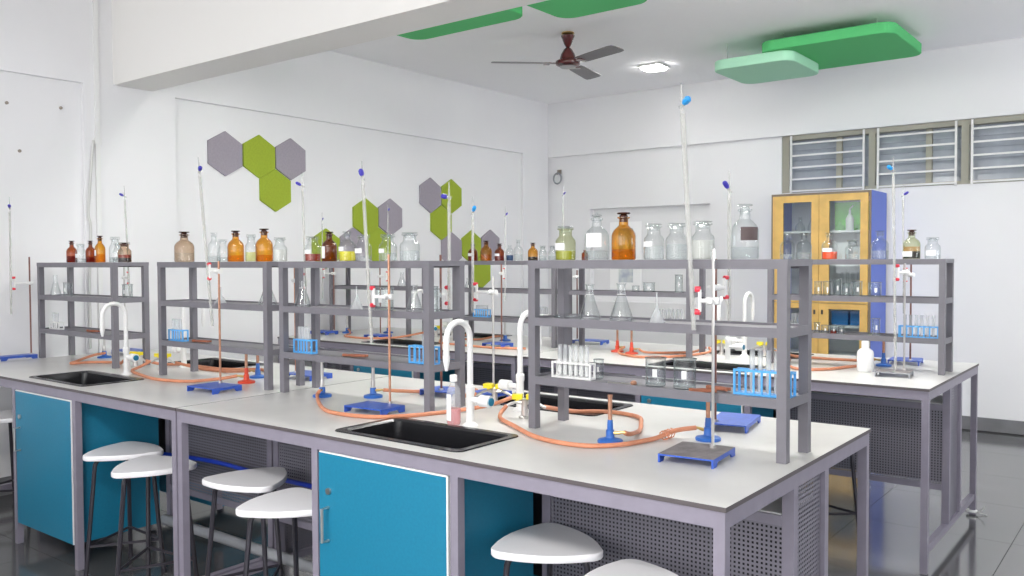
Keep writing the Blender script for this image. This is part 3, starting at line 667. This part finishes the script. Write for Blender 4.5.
tube_rack(-.93, yC + .03, ZL, .11, 'white_plastic', 'white test tube rack behind right posts of the nearest rack', 4, 'the white rack before the cabinet', ht=.05, tube_h=.105, ribs=False)
tube_rack(-1.76, yD, ZL, .225, 'white_plastic', 'white test tube rack on the niche rack', 7, 'white rack before the niche', ht=.05, tube_h=.105, ribs=False)
tube_rack(-3.374, RYC['R7'] - .02, ZL, .15, 'blue_rack', 'blue test tube rack below the hanging green hexagon', 6, 'the blue rack below the hexagons', ht=.062, tube_h=.085)
tube_rack(-2.80, RYC['R7'] - .02, ZL, .13, 'white_plastic', 'pale test tube rack at right end of hexagon back rack', 5, 'the pale rack below the hexagons', ht=.045, tube_h=.09, ribs=False)

def tongs(x, y, z, rz, lab, s=1.0):
    o = thing('tube_tongs', lab, 'tongs', (x, y, z), rz, 'brown tongs on the racks')
    for sy in (-1, 1):
        MB().tube(smooth_path([(-.05 * s, sy * .004, .0078), (-.01 * s, sy * .014, .0078), (.03 * s, sy * .006, .0078), (.05 * s, sy * .012, .0078)], 4), .0055, 6).obj('arm', 'tongs_brown', o)
    MB().tube([(-.052 * s, 0, .0078), (-.075 * s, 0, .0078)], .007, 6).obj('grip', 'tongs_brown', o)
tongs(-.33, yA - .05, ZL, .5, 'rusty brown tongs between beakers and blue tube rack', .7); tongs(-.31, yA + .02, ZL, -.2, 'second rusty tongs lying behind the first, nearest rack', .7)
tongs(-2.05, yA, ZL, .3, 'brown tongs lying on the second front rack'); tongs(-3.27, yA, ZL, .2, 'pale brown tongs right of the third rack test tubes'); tongs(-4.45, yA, ZL, .1, 'brown tongs lying on the leftmost rack')
o = thing('spatula', 'small metal spatula lying left of the beakers', 'spatula', (-.64, yA - .04, ZL), .2)
MB().tube([(-.06, 0, .004), (.03, 0, .004)], .003, 6).obj('shaft', 'steel', o)
MB().lathe([(0, 0), (.01, .002), (.012, .008), (.008, .015), (0, .017)], (.035, 0, 0), 10).obj('knob', 'copper_tube', o)

# ------------------------------------------------------------------ burette stands
def stand(bx, by, bl, bw, rz, rod_xy, rod_h, rodm, lab, clamp_z, bur_xy_top, bur_xy_bot, z_top, z_bot, capm, bur_lab, basem='blue_paint', topm='blue_paint', thick=.0085, cap_dir=None):
    """blue retort stand with clamp; the burette is stored upside down (tap at the top)"""
    ZB = .9003
    o = thing('retort_stand', lab, 'retort stand', (bx, by, ZB), rz, 'retort stands')
    hx, hy = bl / 2, bw / 2
    mb = MB()
    mb.box(-hx, -hy, .022, hx, hy, .027, 0, top=1)
    for sx in (-1, 1):
        x0 = sx * hx; x1 = sx * (hx - .006)
        mb.prism([(-hy, .0225), (hy, .0225), (hy, 0), (hy - .03, 0), (hy - .042, .013), (-hy + .042, .013), (-hy + .03, 0), (-hy, 0)], min(x0, x1), max(x0, x1), axis='x')
    mb.obj('base', [basem, topm], o)
    R = Matrix.Rotation(-rz, 3, 'Z')
    def loc(wx, wy, wz): 
        v = R @ Vector((wx - bx, wy - by, 0)); return Vector((v.x, v.y, wz - ZB))
    rx, ry = rod_xy
    MB().tube([loc(rx, ry, .9275), loc(rx, ry, .9 + rod_h)], .0052, 8).obj('rod', rodm, o)
    MB().lathe([(0, 0), (.011, 0), (.011, .008), (0, .008)], loc(rx, ry, .9275), 10).obj('rod_nut', 'steel', o)
    f = (clamp_z - z_bot) / (z_top - z_bot)
    def bp(zz):
        q = (zz - z_bot) / (z_top - z_bot); return Vector((bur_xy_bot[0] + (bur_xy_top[0] - bur_xy_bot[0]) * q, bur_xy_bot[1] + (bur_xy_top[1] - bur_xy_bot[1]) * q, zz))
    c = bp(clamp_z); a = loc(rx, ry, clamp_z); b = loc(c.x, c.y, clamp_z); d = (b - a).normalized(); n_ = Vector((-d.y, d.x, 0))
    cl = MB().tube([a - d * .02, a + d * .02], .0125, 8).tube([a, b - d * .024], .0065, 8).tube([a + n_ * .035, a + n_ * .01], .007, 8)
    e = b - d * .024
    cl.tube([e + Vector((0, 0, .035)), e + Vector((0, 0, -.035))], .006, 8)
    clo = cl.obj('clamp', 'white_plastic', o)
    for s in (-1, 1):
        j = b + Vector((0, 0, s * .036))
        MB().tube([j - d * .026, j - d * (thick + .0008)], thick * 1.05, 8).obj('jaw', 'red_rubber', clo)
    # burette
    P0, P1 = bp(z_bot), bp(z_top); ax = (P1 - P0); Lb = ax.length; ax.normalize()
    q = thing('burette', bur_lab, 'burette', P0, 0, 'upside-down burettes in stands')
    pt = lambda s: ax * s
    MB().tube([pt(0), pt(Lb - .10), pt(Lb - .085), pt(Lb - .06)], [thick * .9, thick * .9, thick * .6, thick * .45], 10).obj('tube', 'glass_burette', q)
    MB().tube([pt(0), pt(Lb - .10)], thick * .62, 10).obj('graduated_bore', 'glass_burette', q)
    tp = MB().tube([pt(Lb - .06), pt(Lb - .05), pt(Lb)], [thick * .7, thick * .45, thick * .25], 8).obj('tip', 'glass_burette', q)
    cd = Vector(cap_dir or (.75, -.35, .45)).normalized()
    MB().tube([pt(Lb - .072) - cd * .012, pt(Lb - .072) + cd * .008], thick * .75, 8).obj('stopcock', 'glass_burette', q)
    MB().tube([pt(Lb - .072) + cd * .010, pt(Lb - .072) + cd * .018, pt(Lb - .072) + cd * .034, pt(Lb - .072) + cd * .040], [thick * .8, thick * 1.25, thick * 1.25, thick * .7], 8).obj('tap_key', capm, q)
stand(-.295, .452, .175, .21, .10, (-.272, .516), .655, 'steel', 'blue stand with rusty plate before the nearest rack', 1.392, (-.377, .50), (-.333, .505), 2.085, 1.298, 'sky_cap', 'tallest leaning burette with light blue tap, nearest rack', topm='rusty', thick=.0092)
stand(-1.735, .44, .21, .14, .05, (-1.718, .512), .65, 'copper_tube', 'blue stand before the second front rack', 1.373, (-1.852, .49), (-1.807, .495), 1.945, 1.176, 'blue_cap', 'leaning burette with blue tap at second front rack', thick=.0088, cap_dir=(-.25, -.1, 1))
stand(-2.79, .385, .2, .165, .05, (-2.838, .45), .625, 'copper_tube', 'blue stand before the third front rack', 1.475, (-3.031, .47), (-2.945, .48), 2.05, 1.2, 'blue_cap', 'leaning burette with blue tap at third front rack', thick=.0085)
stand(-5.035, .415, .10, .22, 0, (-5.03, .505), .66, 'rust_rod', 'blue stand at the left edge of the picture', 1.39, (-5.06, .405), (-5.062, .402), 1.945, 1.19, 'blue_cap', 'burette with blue tap at the left edge of the picture', thick=.0075)
stand(-.425, 1.03, .15, .25, .18, (-.455, .935), .625, 'rust_rod', 'blue stand behind the nearest rack', 1.42, (-.432, 1.0), (-.430, 1.0), 1.85, 1.262, 'blue_cap', 'upright burette with purple tap behind nearest rack', thick=.0075, cap_dir=(-.2, -.3, .5))
stand(-2.79, .95, .22, .15, 0, (-2.865, .93), .62, 'copper_tube', 'blue stand behind the third rack near the bench joint', 1.42, (-2.757, .9), (-2.735, .9), 1.99, 1.3, 'blue_cap', 'burette with blue tap behind the third front rack', thick=.0065, cap_dir=(-.5, -.3, .3))
stand(-1.815, .95, .17, .14, 0, (-1.80, .92), .65, 'rust_rod', 'blue stand behind the second front rack', 1.365, (-1.727, .9), (-1.731, .9), 1.88, 1.29, 'blue_cap', 'thick burette with purple tap before the right hexagons', thick=.009, cap_dir=(-.8, -.2, .2))
stand(-1.59, 1.02, .14, .14, 0, (-1.555, 1.0), .55, 'steel', 'blue stand behind right end of the second rack', 1.38, (-1.672, 1.0), (-1.676, 1.0), 1.815, 1.285, 'sky_cap', 'thin burette with light blue tap beside the thick one', thick=.0075, cap_dir=(.5, -.3, .5))
stand(-4.76, 1.03, .22, .15, 0, (-4.71, .97), .6, 'steel', 'blue stand behind the leftmost rack', 1.42, (-4.653, .95), (-4.602, .95), 2.03, 1.26, 'blue_cap', 'burette with dark tap behind the leftmost rack', thick=.0065, cap_dir=(-.5, -.3, .3))
stand(-.31, 2.86, .17, .16, .1, (-.275, 2.92), .60, 'steel', 'grey-blue stand in front of the back-row right rack', 1.45, (-.326, 2.86), (-.306, 2.87), 2.065, .93, 'sky_cap', 'tall burette with light blue tap below the clerestory window', topm='rusty', basem='pipe_grey', cap_dir=(-.3, -.3, .3))
stand(-.40, 3.48, .17, .2, .1, (-.36, 3.42), .62, 'rust_rod', 'blue stand behind the back-row right rack', 1.43, (-.416, 3.45), (-.405, 3.45), 1.97, 1.2, 'blue_cap', 'thin burette behind the bottle of black liquid', thick=.006)
stand(-2.60, 3.45, .24, .14, .1, (-2.70, 3.42), .55, 'rust_rod', 'blue stand on the back bench behind the niche rack', 1.40, (-2.812, 3.4), (-2.814, 3.4), 2.09, 1.22, 'blue_cap', 'very thin burette below the wall hook', thick=.0045)
stand(-3.02, 2.86, .18, .14, 0, (-3.03, 2.92), .6, 'rust_rod', 'blue stand before the hexagon back rack', 1.43, (-2.975, 2.9), (-2.981, 2.9), 1.92, 1.24, 'blue_cap', 'thin burette right of the hexagon clusters', thick=.0045)
stand(-4.93, 2.86, .2, .14, 0, (-4.87, 2.92), .6, 'rust_rod', 'blue stand at left end of the far back bench', 1.42, (-4.99, 2.9), (-4.995, 2.9), 1.95, 1.2, 'blue_cap', 'thin burette before the left end of the middle hexagons', thick=.0045)
stand(-4.27, 2.86, .18, .14, 0, (-4.30, 2.92), .6, 'rust_rod', 'blue stand at right end of the far left back rack', 1.40, (-4.18, 2.9), (-4.188, 2.9), 2.0, 1.21, 'blue_cap', 'thin burette before the grey hexagon of the middle cluster', thick=.005)

# ------------------------------------------------------------------ bunsen burners, gas taps, hoses
def burner(x, y, ang, lab, mat='burner_blue', tubem='copper_tube', s=1.0):
    o = thing('bunsen_burner', lab, 'bunsen burner', (x, y, .9003), ang, 'bunsen burners')
    MB().lathe([(0, 0), (.043 * s, 0), (.044 * s, .007), (.041 * s, .011), (.024 * s, .015), (.0155 * s, .018), (.0145 * s, .022), (.0140 * s, .042), (.012 * s, .045), (0, .045)], seg=24).obj('base', mat, o)
    MB().lathe([(0, .045), (.010, .045), (.0105, .05), (.0105, .062), (.009, .078), (0, .078)], seg=14).obj('air_collar', mat if tubem != 'steel' else 'steel', o)
    MB().lathe([(.0075, .078), (.0075, .155), (.009, .157), (.009, .163), (.006, .163), (.006, .08)], seg=14).obj('barrel', tubem, o)
    MB().tube([(.012, 0, .033), (.03, 0, .034), (.04, 0, .036), (.052, 0, .036)], [.006, .006, .0045, .005], 8).obj('gas_inlet', 'brass', o)
def inlet(x, y, ang): return (x + .05 * math.cos(ang), y + .05 * math.sin(ang), .936)
def gas_tap(x, y, ang, lab, hm='yellow_plastic'):
    o = thing('gas_tap', lab, 'gas tap', (x, y, .9003), ang, 'gas taps with yellow handles')
    MB().lathe([(0, 0), (.024, 0), (.024, .006), (.014, .01), (.012, .05), (.015, .055), (.015, .075), (0, .08)], seg=16).obj('pillar', 'steel', o)
    for s in (-1, 1):
        v = MB().tube([(0, 0, .062), (s * .03, 0, .062), (s * .034, 0, .062), (s * .055, 0, .055), (s * .085, 0, .04)], [.009, .009, .006, .006, .005], 8).obj('nozzle', 'steel', o)
        MB().box(s * .028 - .02, -.016, .074, s * .028 + .02, .016, .093).box(s * .028 - .006, -.006, .066, s * .028 + .006, .006, .075).obj('lever', hm, v)
def hose(pts, lab, r=.0082, mat='hose'):
    P = [Vector((p.x, p.y, max(p.z, .9006 + r))) for p in smooth_path(pts, 7)]
    o = MB().tube(P, r, 8).obj('rubber_hose', mat); tag(o, lab, 'hose', 'orange rubber gas hoses'); return o
ZH = .909
def on(pts): return [(p[0], p[1], ZH) for p in pts]
# nearest bench, right half
gas_tap(-1.155, .70, .5, 'yellow-handled gas tap at left foot of the nearest rack')
burner(-.64, .50, .35, 'blue bunsen burner alone under the nearest rack'); burner(-.39, .735, PI - .2, 'blue bunsen burner behind the rusty-plated stand')
hose([(-1.22, .665, .945), (-1.20, .60, .912)] + on([(-1.05, .50), (-.86, .385), (-.68, .365), (-.575, .45), (-.53, .60)]) + [(-.50, .70, .925), inlet(-.39, .735, PI - .2)], 'long orange hose looping in front of the nearest rack')
hose([(-1.09, .74, .945), (-1.07, .80, .93)] + on([(-1.03, .90), (-.92, .97), (-.78, .94), (-.70, .82), (-.64, .70)]) + [(-.595, .56, .925), inlet(-.64, .50, .35)], 'orange hose curling behind the lone blue burner')
o = thing('hose_clip', 'coiled wire clip at the end of the long orange hose', 'clip', (-.51, .66, .9003))
MB().tube([(.016 * math.cos(k * .9), -.03 + k * .003, .012 + .016 * math.sin(k * .9) + .005) for k in range(24)], .0022, 5).obj('coil', 'hose', o)
# nearest bench, left half
gas_tap(-1.435, .86, .3, 'yellow-handled gas tap behind the pink bottle')
burner(-2.02, .70, .4, 'blue bunsen burner behind the second rack stand', tubem='steel'); burner(-2.225, .575, -.9, 'blue bunsen burner at left end of the nearest bench', tubem='steel')
hose([inlet(-2.225, .575, -.9), (-2.17, .50, .915)] + on([(-1.95, .345), (-1.80, .29), (-1.62, .32), (-1.52, .43), (-1.46, .58)]) + [(-1.38, .74, .92), (-1.35, .865, .94)], 'orange hose sweeping past the front sink of the nearest bench')
hose([inlet(-2.02, .70, .4), (-1.93, .80, .925)] + on([(-1.935, .92), (-1.90, 1.07), (-1.78, 1.12), (-1.70, 1.05), (-1.694, .95)]) + [(-1.63, .86, .92), (-1.52, .833, .945)], 'orange hose running behind the second front rack')
# left bench of the front row
gas_tap(-4.0, .65, .2, 'yellow-handled gas tap at left foot of third rack'); gas_tap(-3.77, .69, .3, 'yellow-handled gas tap behind the left bench faucet')
burner(-2.895, .64, -2.6, 'red bunsen burner by the third rack', 'burner_red'); burner(-3.02, .80, -2.9, 'blue bunsen burner behind the red one'); burner(-4.66, .80, -.4, 'blue bunsen burner under the leftmost rack', tubem='steel')
hose([(-3.86, .665, .945), (-3.89, .62, .915)] + on([(-3.80, .52), (-3.60, .455), (-3.38, .41), (-3.25, .42), (-3.13, .47)]) + [(-3.02, .57, .92), inlet(-2.895, .64, -2.6)], 'orange hose curving before the third front rack')
hose([(-3.68, .715, .945), (-3.61, .79, .915)] + on([(-3.50, .80), (-3.35, .81)]) + [(-3.16, .79, .925), inlet(-3.02, .80, -2.9)], 'orange hose running under the third front rack')
hose([(-3.915, .667, .945), (-3.90, .76, .915)] + on([(-3.84, .85), (-3.60, .858), (-3.42, .868), (-3.25, .98), (-3.10, .93)]), 'orange hose along the rear of the left front bench')
hose([(-4.085, .633, .945), (-4.15, .64, .915)] + on([(-4.25, .68), (-4.40, .60), (-4.44, .49), (-4.50, .53)]) + [(-4.58, .68, .93), inlet(-4.66, .80, -.4)], 'orange hose folded under the leftmost front rack')
# back-row right bench
gas_tap(-1.50, 3.33, .2, 'yellow-handled gas tap on back bench, left of its faucet'); gas_tap(-1.22, 3.36, .2, 'yellow-handled gas tap on back bench, right of its faucet')
burner(-2.13, 3.05, .2, 'left red bunsen burner on the back bench', 'burner_red'); burner(-1.985, 2.99, .3, 'right red bunsen burner on the back bench', 'burner_red'); burner(-.47, 3.27, PI, 'blue bunsen burner beside the white bottle')
hose([inlet(-1.985, 2.99, .3), (-1.90, 3.02, .915)] + on([(-1.80, 3.12), (-1.68, 3.24)]) + [(-1.60, 3.31, .94)], 'orange hose from the right red burner')
hose([inlet(-2.13, 3.05, .2), (-2.04, 2.92, .912)] + on([(-1.83, 2.80), (-1.68, 2.90), (-1.60, 3.1)]) + [(-1.55, 3.25, .92), (-1.58, 3.31, .94)], 'orange hose from the left red burner')
hose([(-1.135, 3.375, .94), (-1.05, 3.40, .912)] + on([(-.82, 3.38), (-.65, 3.40)]) + [(-.55, 3.32, .93), inlet(-.47, 3.27, PI)], 'upper orange hose leading to the burner by white bottle')
hose([(-1.14, 3.34, .94), (-1.02, 3.25, .912)] + on([(-.93, 2.98), (-.80, 2.78), (-.67, 2.86), (-.60, 3.05), (-.54, 3.18)]), 'lower orange hose lying before the white bottle')
# back-row left bench
gas_tap(-3.94, 3.2, .2, 'yellow-handled gas tap on the far left back bench'); gas_tap(-3.72, 3.25, .2, 'yellow-handled gas tap left of the hexagon back rack')
burner(-4.84, 3.04, -.5, 'blue bunsen burner on the far left back bench', tubem='steel'); burner(-4.55, 3.25, -.5, 'blue bunsen burner behind the far left back rack', tubem='steel'); burner(-3.25, 3.24, PI, 'blue bunsen burner under the hexagon back rack', tubem='steel')
hose([inlet(-4.84, 3.04, -.5), (-4.7, 2.95, .912)] + on([(-4.55, 2.76), (-4.25, 2.72), (-4.10, 2.9)]) + [(-4.02, 3.18, .94)], 'orange hose across the far left back bench')
hose([(-3.64, 3.27, .94), (-3.63, 3.15, .912)] + on([(-3.52, 3.12), (-3.44, 3.18)]) + [(-3.36, 3.25, .93), inlet(-3.25, 3.24, PI)], 'orange hose under the hexagon back rack')
hose(on([(-3.64, 2.92), (-3.5, 2.78), (-3.3, 2.74), (-3.1, 2.72), (-2.9, 2.72), (-2.72, 2.8)]), 'orange hose lying before the hexagon back rack')

# faucets
def faucet(x, y, lab, sgn=-1, htop=1.31, hs=1):
    o = thing('faucet', lab, 'faucet', (x, y, .9003), 0, 'white gooseneck faucets')
    MB().lathe([(0, 0), (.03, 0), (.03, .006), (.022, .012), (.016, .016), (.0155, .12), (.018, .125), (.018, .15), (.0125, .156), (0, .156)], seg=18).obj('pillar', 'white_plastic', o)
    H = htop - .9; Rb = .066
    pts = [(0, 0, .15), (0, 0, H - Rb)] + [(0, sgn * (Rb - Rb * math.cos(a * PI / 12)), H - Rb + Rb * math.sin(a * PI / 12)) for a in range(1, 13)] + [(0, sgn * 2 * Rb, H - Rb - .06)]
    MB().tube(pts, .0115, 12).obj('gooseneck', 'white_plastic', o)
    MB().tube([(0, sgn * 2 * Rb, H - Rb - .055), (0, sgn * 2 * Rb, H - Rb - .075), (0, sgn * 2 * Rb, H - Rb - .11)], [.0135, .0125, .005], 10).obj('outlet', 'white_plastic', o)
    h = MB().tube([(hs * .014, 0, .10), (hs * .05, 0, .10), (hs * .052, 0, .10), (hs * .10, 0, .10)], [.011, .011, .022, .022], 14).obj('handle', 'white_plastic', o)
    MB().tube([(hs * .10, 0, .10), (hs * .104, 0, .10)], .015, 14).obj('handle_cap', 'teal', h)
for (x, y, q) in modules:
    nm = NAME[q]
    faucet(x - 1.215, y + .44, 'white gooseneck faucet at the front sink of the %s bench' % nm, -1, 1.297)
    faucet(x - 1.268, y + .82, 'white gooseneck faucet at the rear sink of the %s bench' % nm, 1, 1.305, -1)

# loose bottles on the worktops
o = thing('plastic_bottle', 'clear plastic bottle with pink liquid by the front sink', 'bottle', (-1.285, .425, .9003))
MB().lathe([(0, 0), (.024, 0), (.027, .008), (.027, .115), (.024, .135), (.012, .155), (.011, .165), (0, .165)], seg=20).obj('body', 'clear_plastic', o)
MB().lathe([(0, .003), (.0235, .003), (.0258, .01), (.0258, .062), (0, .062)], seg=18).obj('liquid', 'liq_pink', o)
MB().lathe([(0, .165), (.0145, .165), (.0145, .187), (.012, .19), (0, .19)], seg=16).obj('cap', 'white_plastic', o)
MB().lathe([(.0275, .018), (.0275, .118)], seg=8, a0=math.radians(-165), a1=math.radians(-70)).obj('label', 'paper', o)
o = thing('wash_bottle', 'white plastic bottle on the back-row right bench', 'bottle', (-.485, 2.955, .9003))
MB().lathe([(0, 0), (.04, 0), (.044, .008), (.044, .10), (.04, .115), (.022, .13), (.018, .135), (0, .135)], seg=20).obj('body', 'white_plastic', o)
MB().lathe([(0, .135), (.021, .135), (.021, .165), (.018, .17), (0, .17)], seg=16).obj('cap', 'white_plastic', o)

# ------------------------------------------------------------------ stools
def stool_module(r=.2):
    o = link('lab_stool', None); Z = .60
    cs = [(r * math.cos(math.radians(120 * k)), r * math.sin(math.radians(120 * k))) for k in range(3)]
    out = []
    rc = .05                                   # corner rounding of a bowed triangle
    for k in range(3):
        a = math.radians(120 * k); cx, cy = (r - rc) * math.cos(a), (r - rc) * math.sin(a)
        for j in range(7):
            t_ = a + math.radians(-52 + 104 * j / 6); out.append((cx + rc * math.cos(t_), cy + rc * math.sin(t_)))
        nx = math.radians(120 * (k + 1)); p = Vector(out[-1]); q = Vector(((r - rc) * math.cos(nx) + rc * math.cos(nx - math.radians(52)), (r - rc) * math.sin(nx) + rc * math.sin(nx - math.radians(52))))
        mdir = Vector((math.cos(a + math.radians(60)), math.sin(a + math.radians(60))))
        for j in range(1, 6):
            u = j / 6; pt = p.lerp(q, u) + mdir * .028 * 4 * u * (1 - u) * .9; out.append((pt.x, pt.y))
    n = len(out); c = .985
    lay = [(.985, Z - .024), (1, Z - .02), (1, Z - .004), (.985, Z)]
    vs = [(x * s, y * s, z) for s, z in lay for x, y in out]
    fs = [list(range(n))[::-1], list(range(3 * n, 4 * n))] + [[k * n + i, k * n + (i + 1) % n, (k + 1) * n + (i + 1) % n, (k + 1) * n + i] for k in range(3) for i in range(n)]
    MB().add(vs, fs).obj('seat', 'seat', o)
    for k in range(3):
        a = math.radians(120 * k); ca, sa = math.cos(a), math.sin(a)
        P = lambda d, z: (d * ca, d * sa, z)
        lg = MB().tube(smooth_path([P(.02, Z - .031), P(.11, Z - .031), P(.135, Z - .036), P(.148, Z - .06), P(.152, Z - .10), P(.20, .012)], 4), .0105, 8).obj('leg', 'black_tube', o)
        MB().lathe([(0, 0), (.013, 0), (.0135, .02), (0, .022)], P(.201, 0), 10).obj('rubber_foot', 'black_tube', lg)
        b = math.radians(120 * (k + 1))
        MB().tube([(.186 * ca, .186 * sa, .16), (.186 * math.cos(b), .186 * math.sin(b), .16)], .007, 6).obj('foot_bar', 'black_tube', o)
    return o
st0 = stool_module()
stools = [(-.74, .272, 3, 'white triangular stool right of the nearest teal cabinet'), (-.33, .12, 3, 'white triangular stool cut by the bottom edge of the picture'),
          (-1.815, .06, 13, 'white triangular stool tucked just left of the nearest teal door'), (-2.245, .195, -17, 'white triangular stool before the perforated panel near the bench joint'),
          (-2.815, .075, 38, 'white triangular stool half behind the bench joint legs'), (-3.215, .16, 27, 'white triangular stool before the teal side of the left cabinet'),
          (-4.74, .2, 20, 'white triangular stool at the left edge of the picture'), (-.64, 2.70, 10, 'white triangular stool under the back-row right bench')]
for k, (x, y, a, lab) in enumerate(stools):
    s = st0 if k == 0 else copy_tree(st0); s.location = (x, y, .001); s.rotation_euler = (0, 0, math.radians(a)); tag(s, lab, 'stool', 'white triangular lab stools')

# under the front benches
o = MB().tube([(-3.36, .446, .158), (-1.66, .446, .158)], .026, 14).obj('drain_pipe', 'pipe_grey'); tag(o, 'grey drain pipe near the floor under the front benches', 'pipe')
o = MB().tube(smooth_path([(-3.38, .445, .505), (-2.9, .445, .53), (-2.5, .44, .525), (-2.05, .445, .522), (-1.64, .445, .50)]), .011, 8).obj('water_hose', 'blue_hose'); tag(o, 'blue water hose under the front benches', 'hose')
o = thing('leg_tie', 'white string tied round the foot of the far right leg', 'string', (-.074, 3.706, 0))
MB().lathe([(.0285, .012), (.032, .018), (.0285, .026)], seg=14).obj('loop', 'white_plastic', o)
MB().tube([(.03, -.005, .018), (.055, -.015, .03), (.07, -.01, .055)], .003, 5).obj('loose_end', 'cable_white', o)
MB().tube([(.03, .0, .016), (.06, .015, .006), (.08, .005, .004)], .003, 5).obj('loose_end', 'cable_white', o)

# ------------------------------------------------------------------ glazed cupboard at the back wall
CX0, CX1, CY0, CY1, CZ = -2.2, -1.29, 6.02, 6.515, 2.14
cb = thing('glazed_cupboard', 'tall yellow wood cupboard with glass doors and blue side', 'cupboard', ((CX0 + CX1) / 2, (CY0 + CY1) / 2, 0))
ox, oy = (CX0 + CX1) / 2, (CY0 + CY1) / 2
def cbx(name, mat, *b, parent=None):
    mb = MB()
    for q in b: mb.box(q[0] - ox, q[1] - oy, q[2], q[3] - ox, q[4] - oy, q[5])
    return mb.obj(name, mat, parent or cb)
cbx('side_panel', 'cab_blue', (CX1 - .02, CY0, 0, CX1, CY1, CZ)); cbx('side_panel', 'cab_blue', (CX0, CY0, 0, CX0 + .02, CY1, CZ))
cbx('back_panel', 'paper', (CX0 + .02, CY1 - .012, 0, CX1 - .02, CY1, CZ - .02)); cbx('top_panel', 'cab_blue', (CX0 + .02, CY0, CZ - .02, CX1 - .02, CY1, CZ))
cbx('front_edging', 'cab_edge', (CX0, CY0 - .004, 0, CX0 + .02, CY0, CZ), (CX1 - .02, CY0 - .004, 0, CX1, CY0, CZ), (CX0 + .02, CY0 - .004, CZ - .02, CX1 - .02, CY0, CZ))
SHZ = (.08, .62, .90, 1.16, 1.46, 1.77)
for z in SHZ: cbx('shelf', 'paper', (CX0 + .021, CY0 + .03, z, CX1 - .021, CY1 - .013, z + .018))
mid = (CX0 + CX1) / 2
for (z0, z1, g0, g1) in ((1.125, CZ - .022, 1.19, 2.055), (.05, 1.12, .62, 1.07)):
    for (a, b, ga, gb) in ((CX0 + .022, mid - .002, -2.08, -1.815), (mid + .002, CX1 - .022, -1.652, -1.378)):
        d = cbx('door', 'wood', (a, CY0 - .026, z0, ga, CY0 - .005, z1), (gb, CY0 - .026, z0, b, CY0 - .005, z1), (ga, CY0 - .026, z0, gb, CY0 - .005, g0), (ga, CY0 - .026, g1, gb, CY0 - .005, z1))
        cbx('glass_pane', 'pane', (ga, CY0 - .017, g0, gb, CY0 - .013, g1), parent=d)
        xk = (mid - .035) if a < mid - .1 else (mid + .035)
        cbx('lock', 'dark_iron', (xk - .008, CY0 - .034, (z0 + .02 if z0 > 1 else z1 - .1), xk + .008, CY0 - .026, (z0 + .05 if z0 > 1 else z1 - .06)), parent=d)
def boxy(name, x, y, z, w_, d, h, mat, lab, cat, lid=None, group=None):
    o = thing(name, lab, cat, (x, y, z), 0, group)
    MB().box(-w_ / 2, -d / 2, 0, w_ / 2, d / 2, h * .8).obj('tub', mat, o)
    MB().box(-w_ / 2 - .003, -d / 2 - .003, h * .8, w_ / 2 + .003, d / 2 + .003, h).obj('lid', lid or mat, o)
yb = 6.28
def zs(k): return SHZ[k] + .0185
boxy('storage_box', -1.515, 6.36, zs(5), .36, .12, .27, 'green_box', 'bright green box behind upper right cupboard glass', 'box')
boxy('storage_box', -1.60, yb, zs(4), .13, .2, .2, 'paper', 'white box, left on the second cupboard shelf', 'box'); boxy('storage_box', -1.43, yb, zs(4), .13, .2, .16, 'paper', 'white box, right on the second cupboard shelf', 'box')
boxy('storage_bin', -1.60, yb, zs(2), .15, .25, .13, 'blue_bin', 'left blue bin behind the lower cupboard glass', 'bin'); boxy('storage_bin', -1.43, yb, zs(2), .15, .25, .13, 'blue_bin', 'right blue bin behind the lower cupboard glass', 'bin')
o = thing('wash_bottle', 'white squeeze bottle in front of the green box', 'bottle', (-1.53, 6.2, zs(5)))
MB().lathe([(0, 0), (.033, 0), (.035, .005), (.035, .11), (.02, .14), (.012, .15), (.01, .19), (0, .19)], seg=16).obj('body', 'white_plastic', o)
MB().tube([(0, 0, .19), (0, 0, .2), (.03, 0, .23)], .005, 6).obj('spout', 'white_plastic', o)
for k, (x, sh, h) in enumerate([(-2.0, 5, .14), (-1.88, 5, .18), (-2.0, 4, .16), (-1.88, 4, .12), (-1.63, 5, .09), (-1.43, 5, .1)]):
    o = thing('glass_flask', ['round flask, left on the top cupboard shelf', 'tall flask, right on left top cupboard shelf', 'flask, left on second cupboard shelf', 'flask, right on second left cupboard shelf', 'small flask left of the white squeeze bottle', 'small flask right of the white squeeze bottle'][k], 'flask', (x, yb - .05, zs(sh)), 0, 'flasks in the cupboard')
    MB().lathe([(0, 0), (.04, .0), (.048, .02), (.045, .05), (.018, h * .65), (.014, h * .7), (.014, h)], seg=16).obj('body', 'glass', o)
for k in range(5):
    x = -1.62 + .05 * k
    o = thing('measuring_cylinder', '%s measuring cylinder on the third cupboard shelf' % ('first', 'second', 'third', 'fourth', 'fifth')[k], 'cylinder', (x, yb, zs(3)), 0, 'measuring cylinders in the cupboard')
    MB().lathe([(0, 0), (.022, 0), (.022, .006), (.013, .01), (.013, .22), (.016, .225)], seg=12).obj('body', 'glass', o)
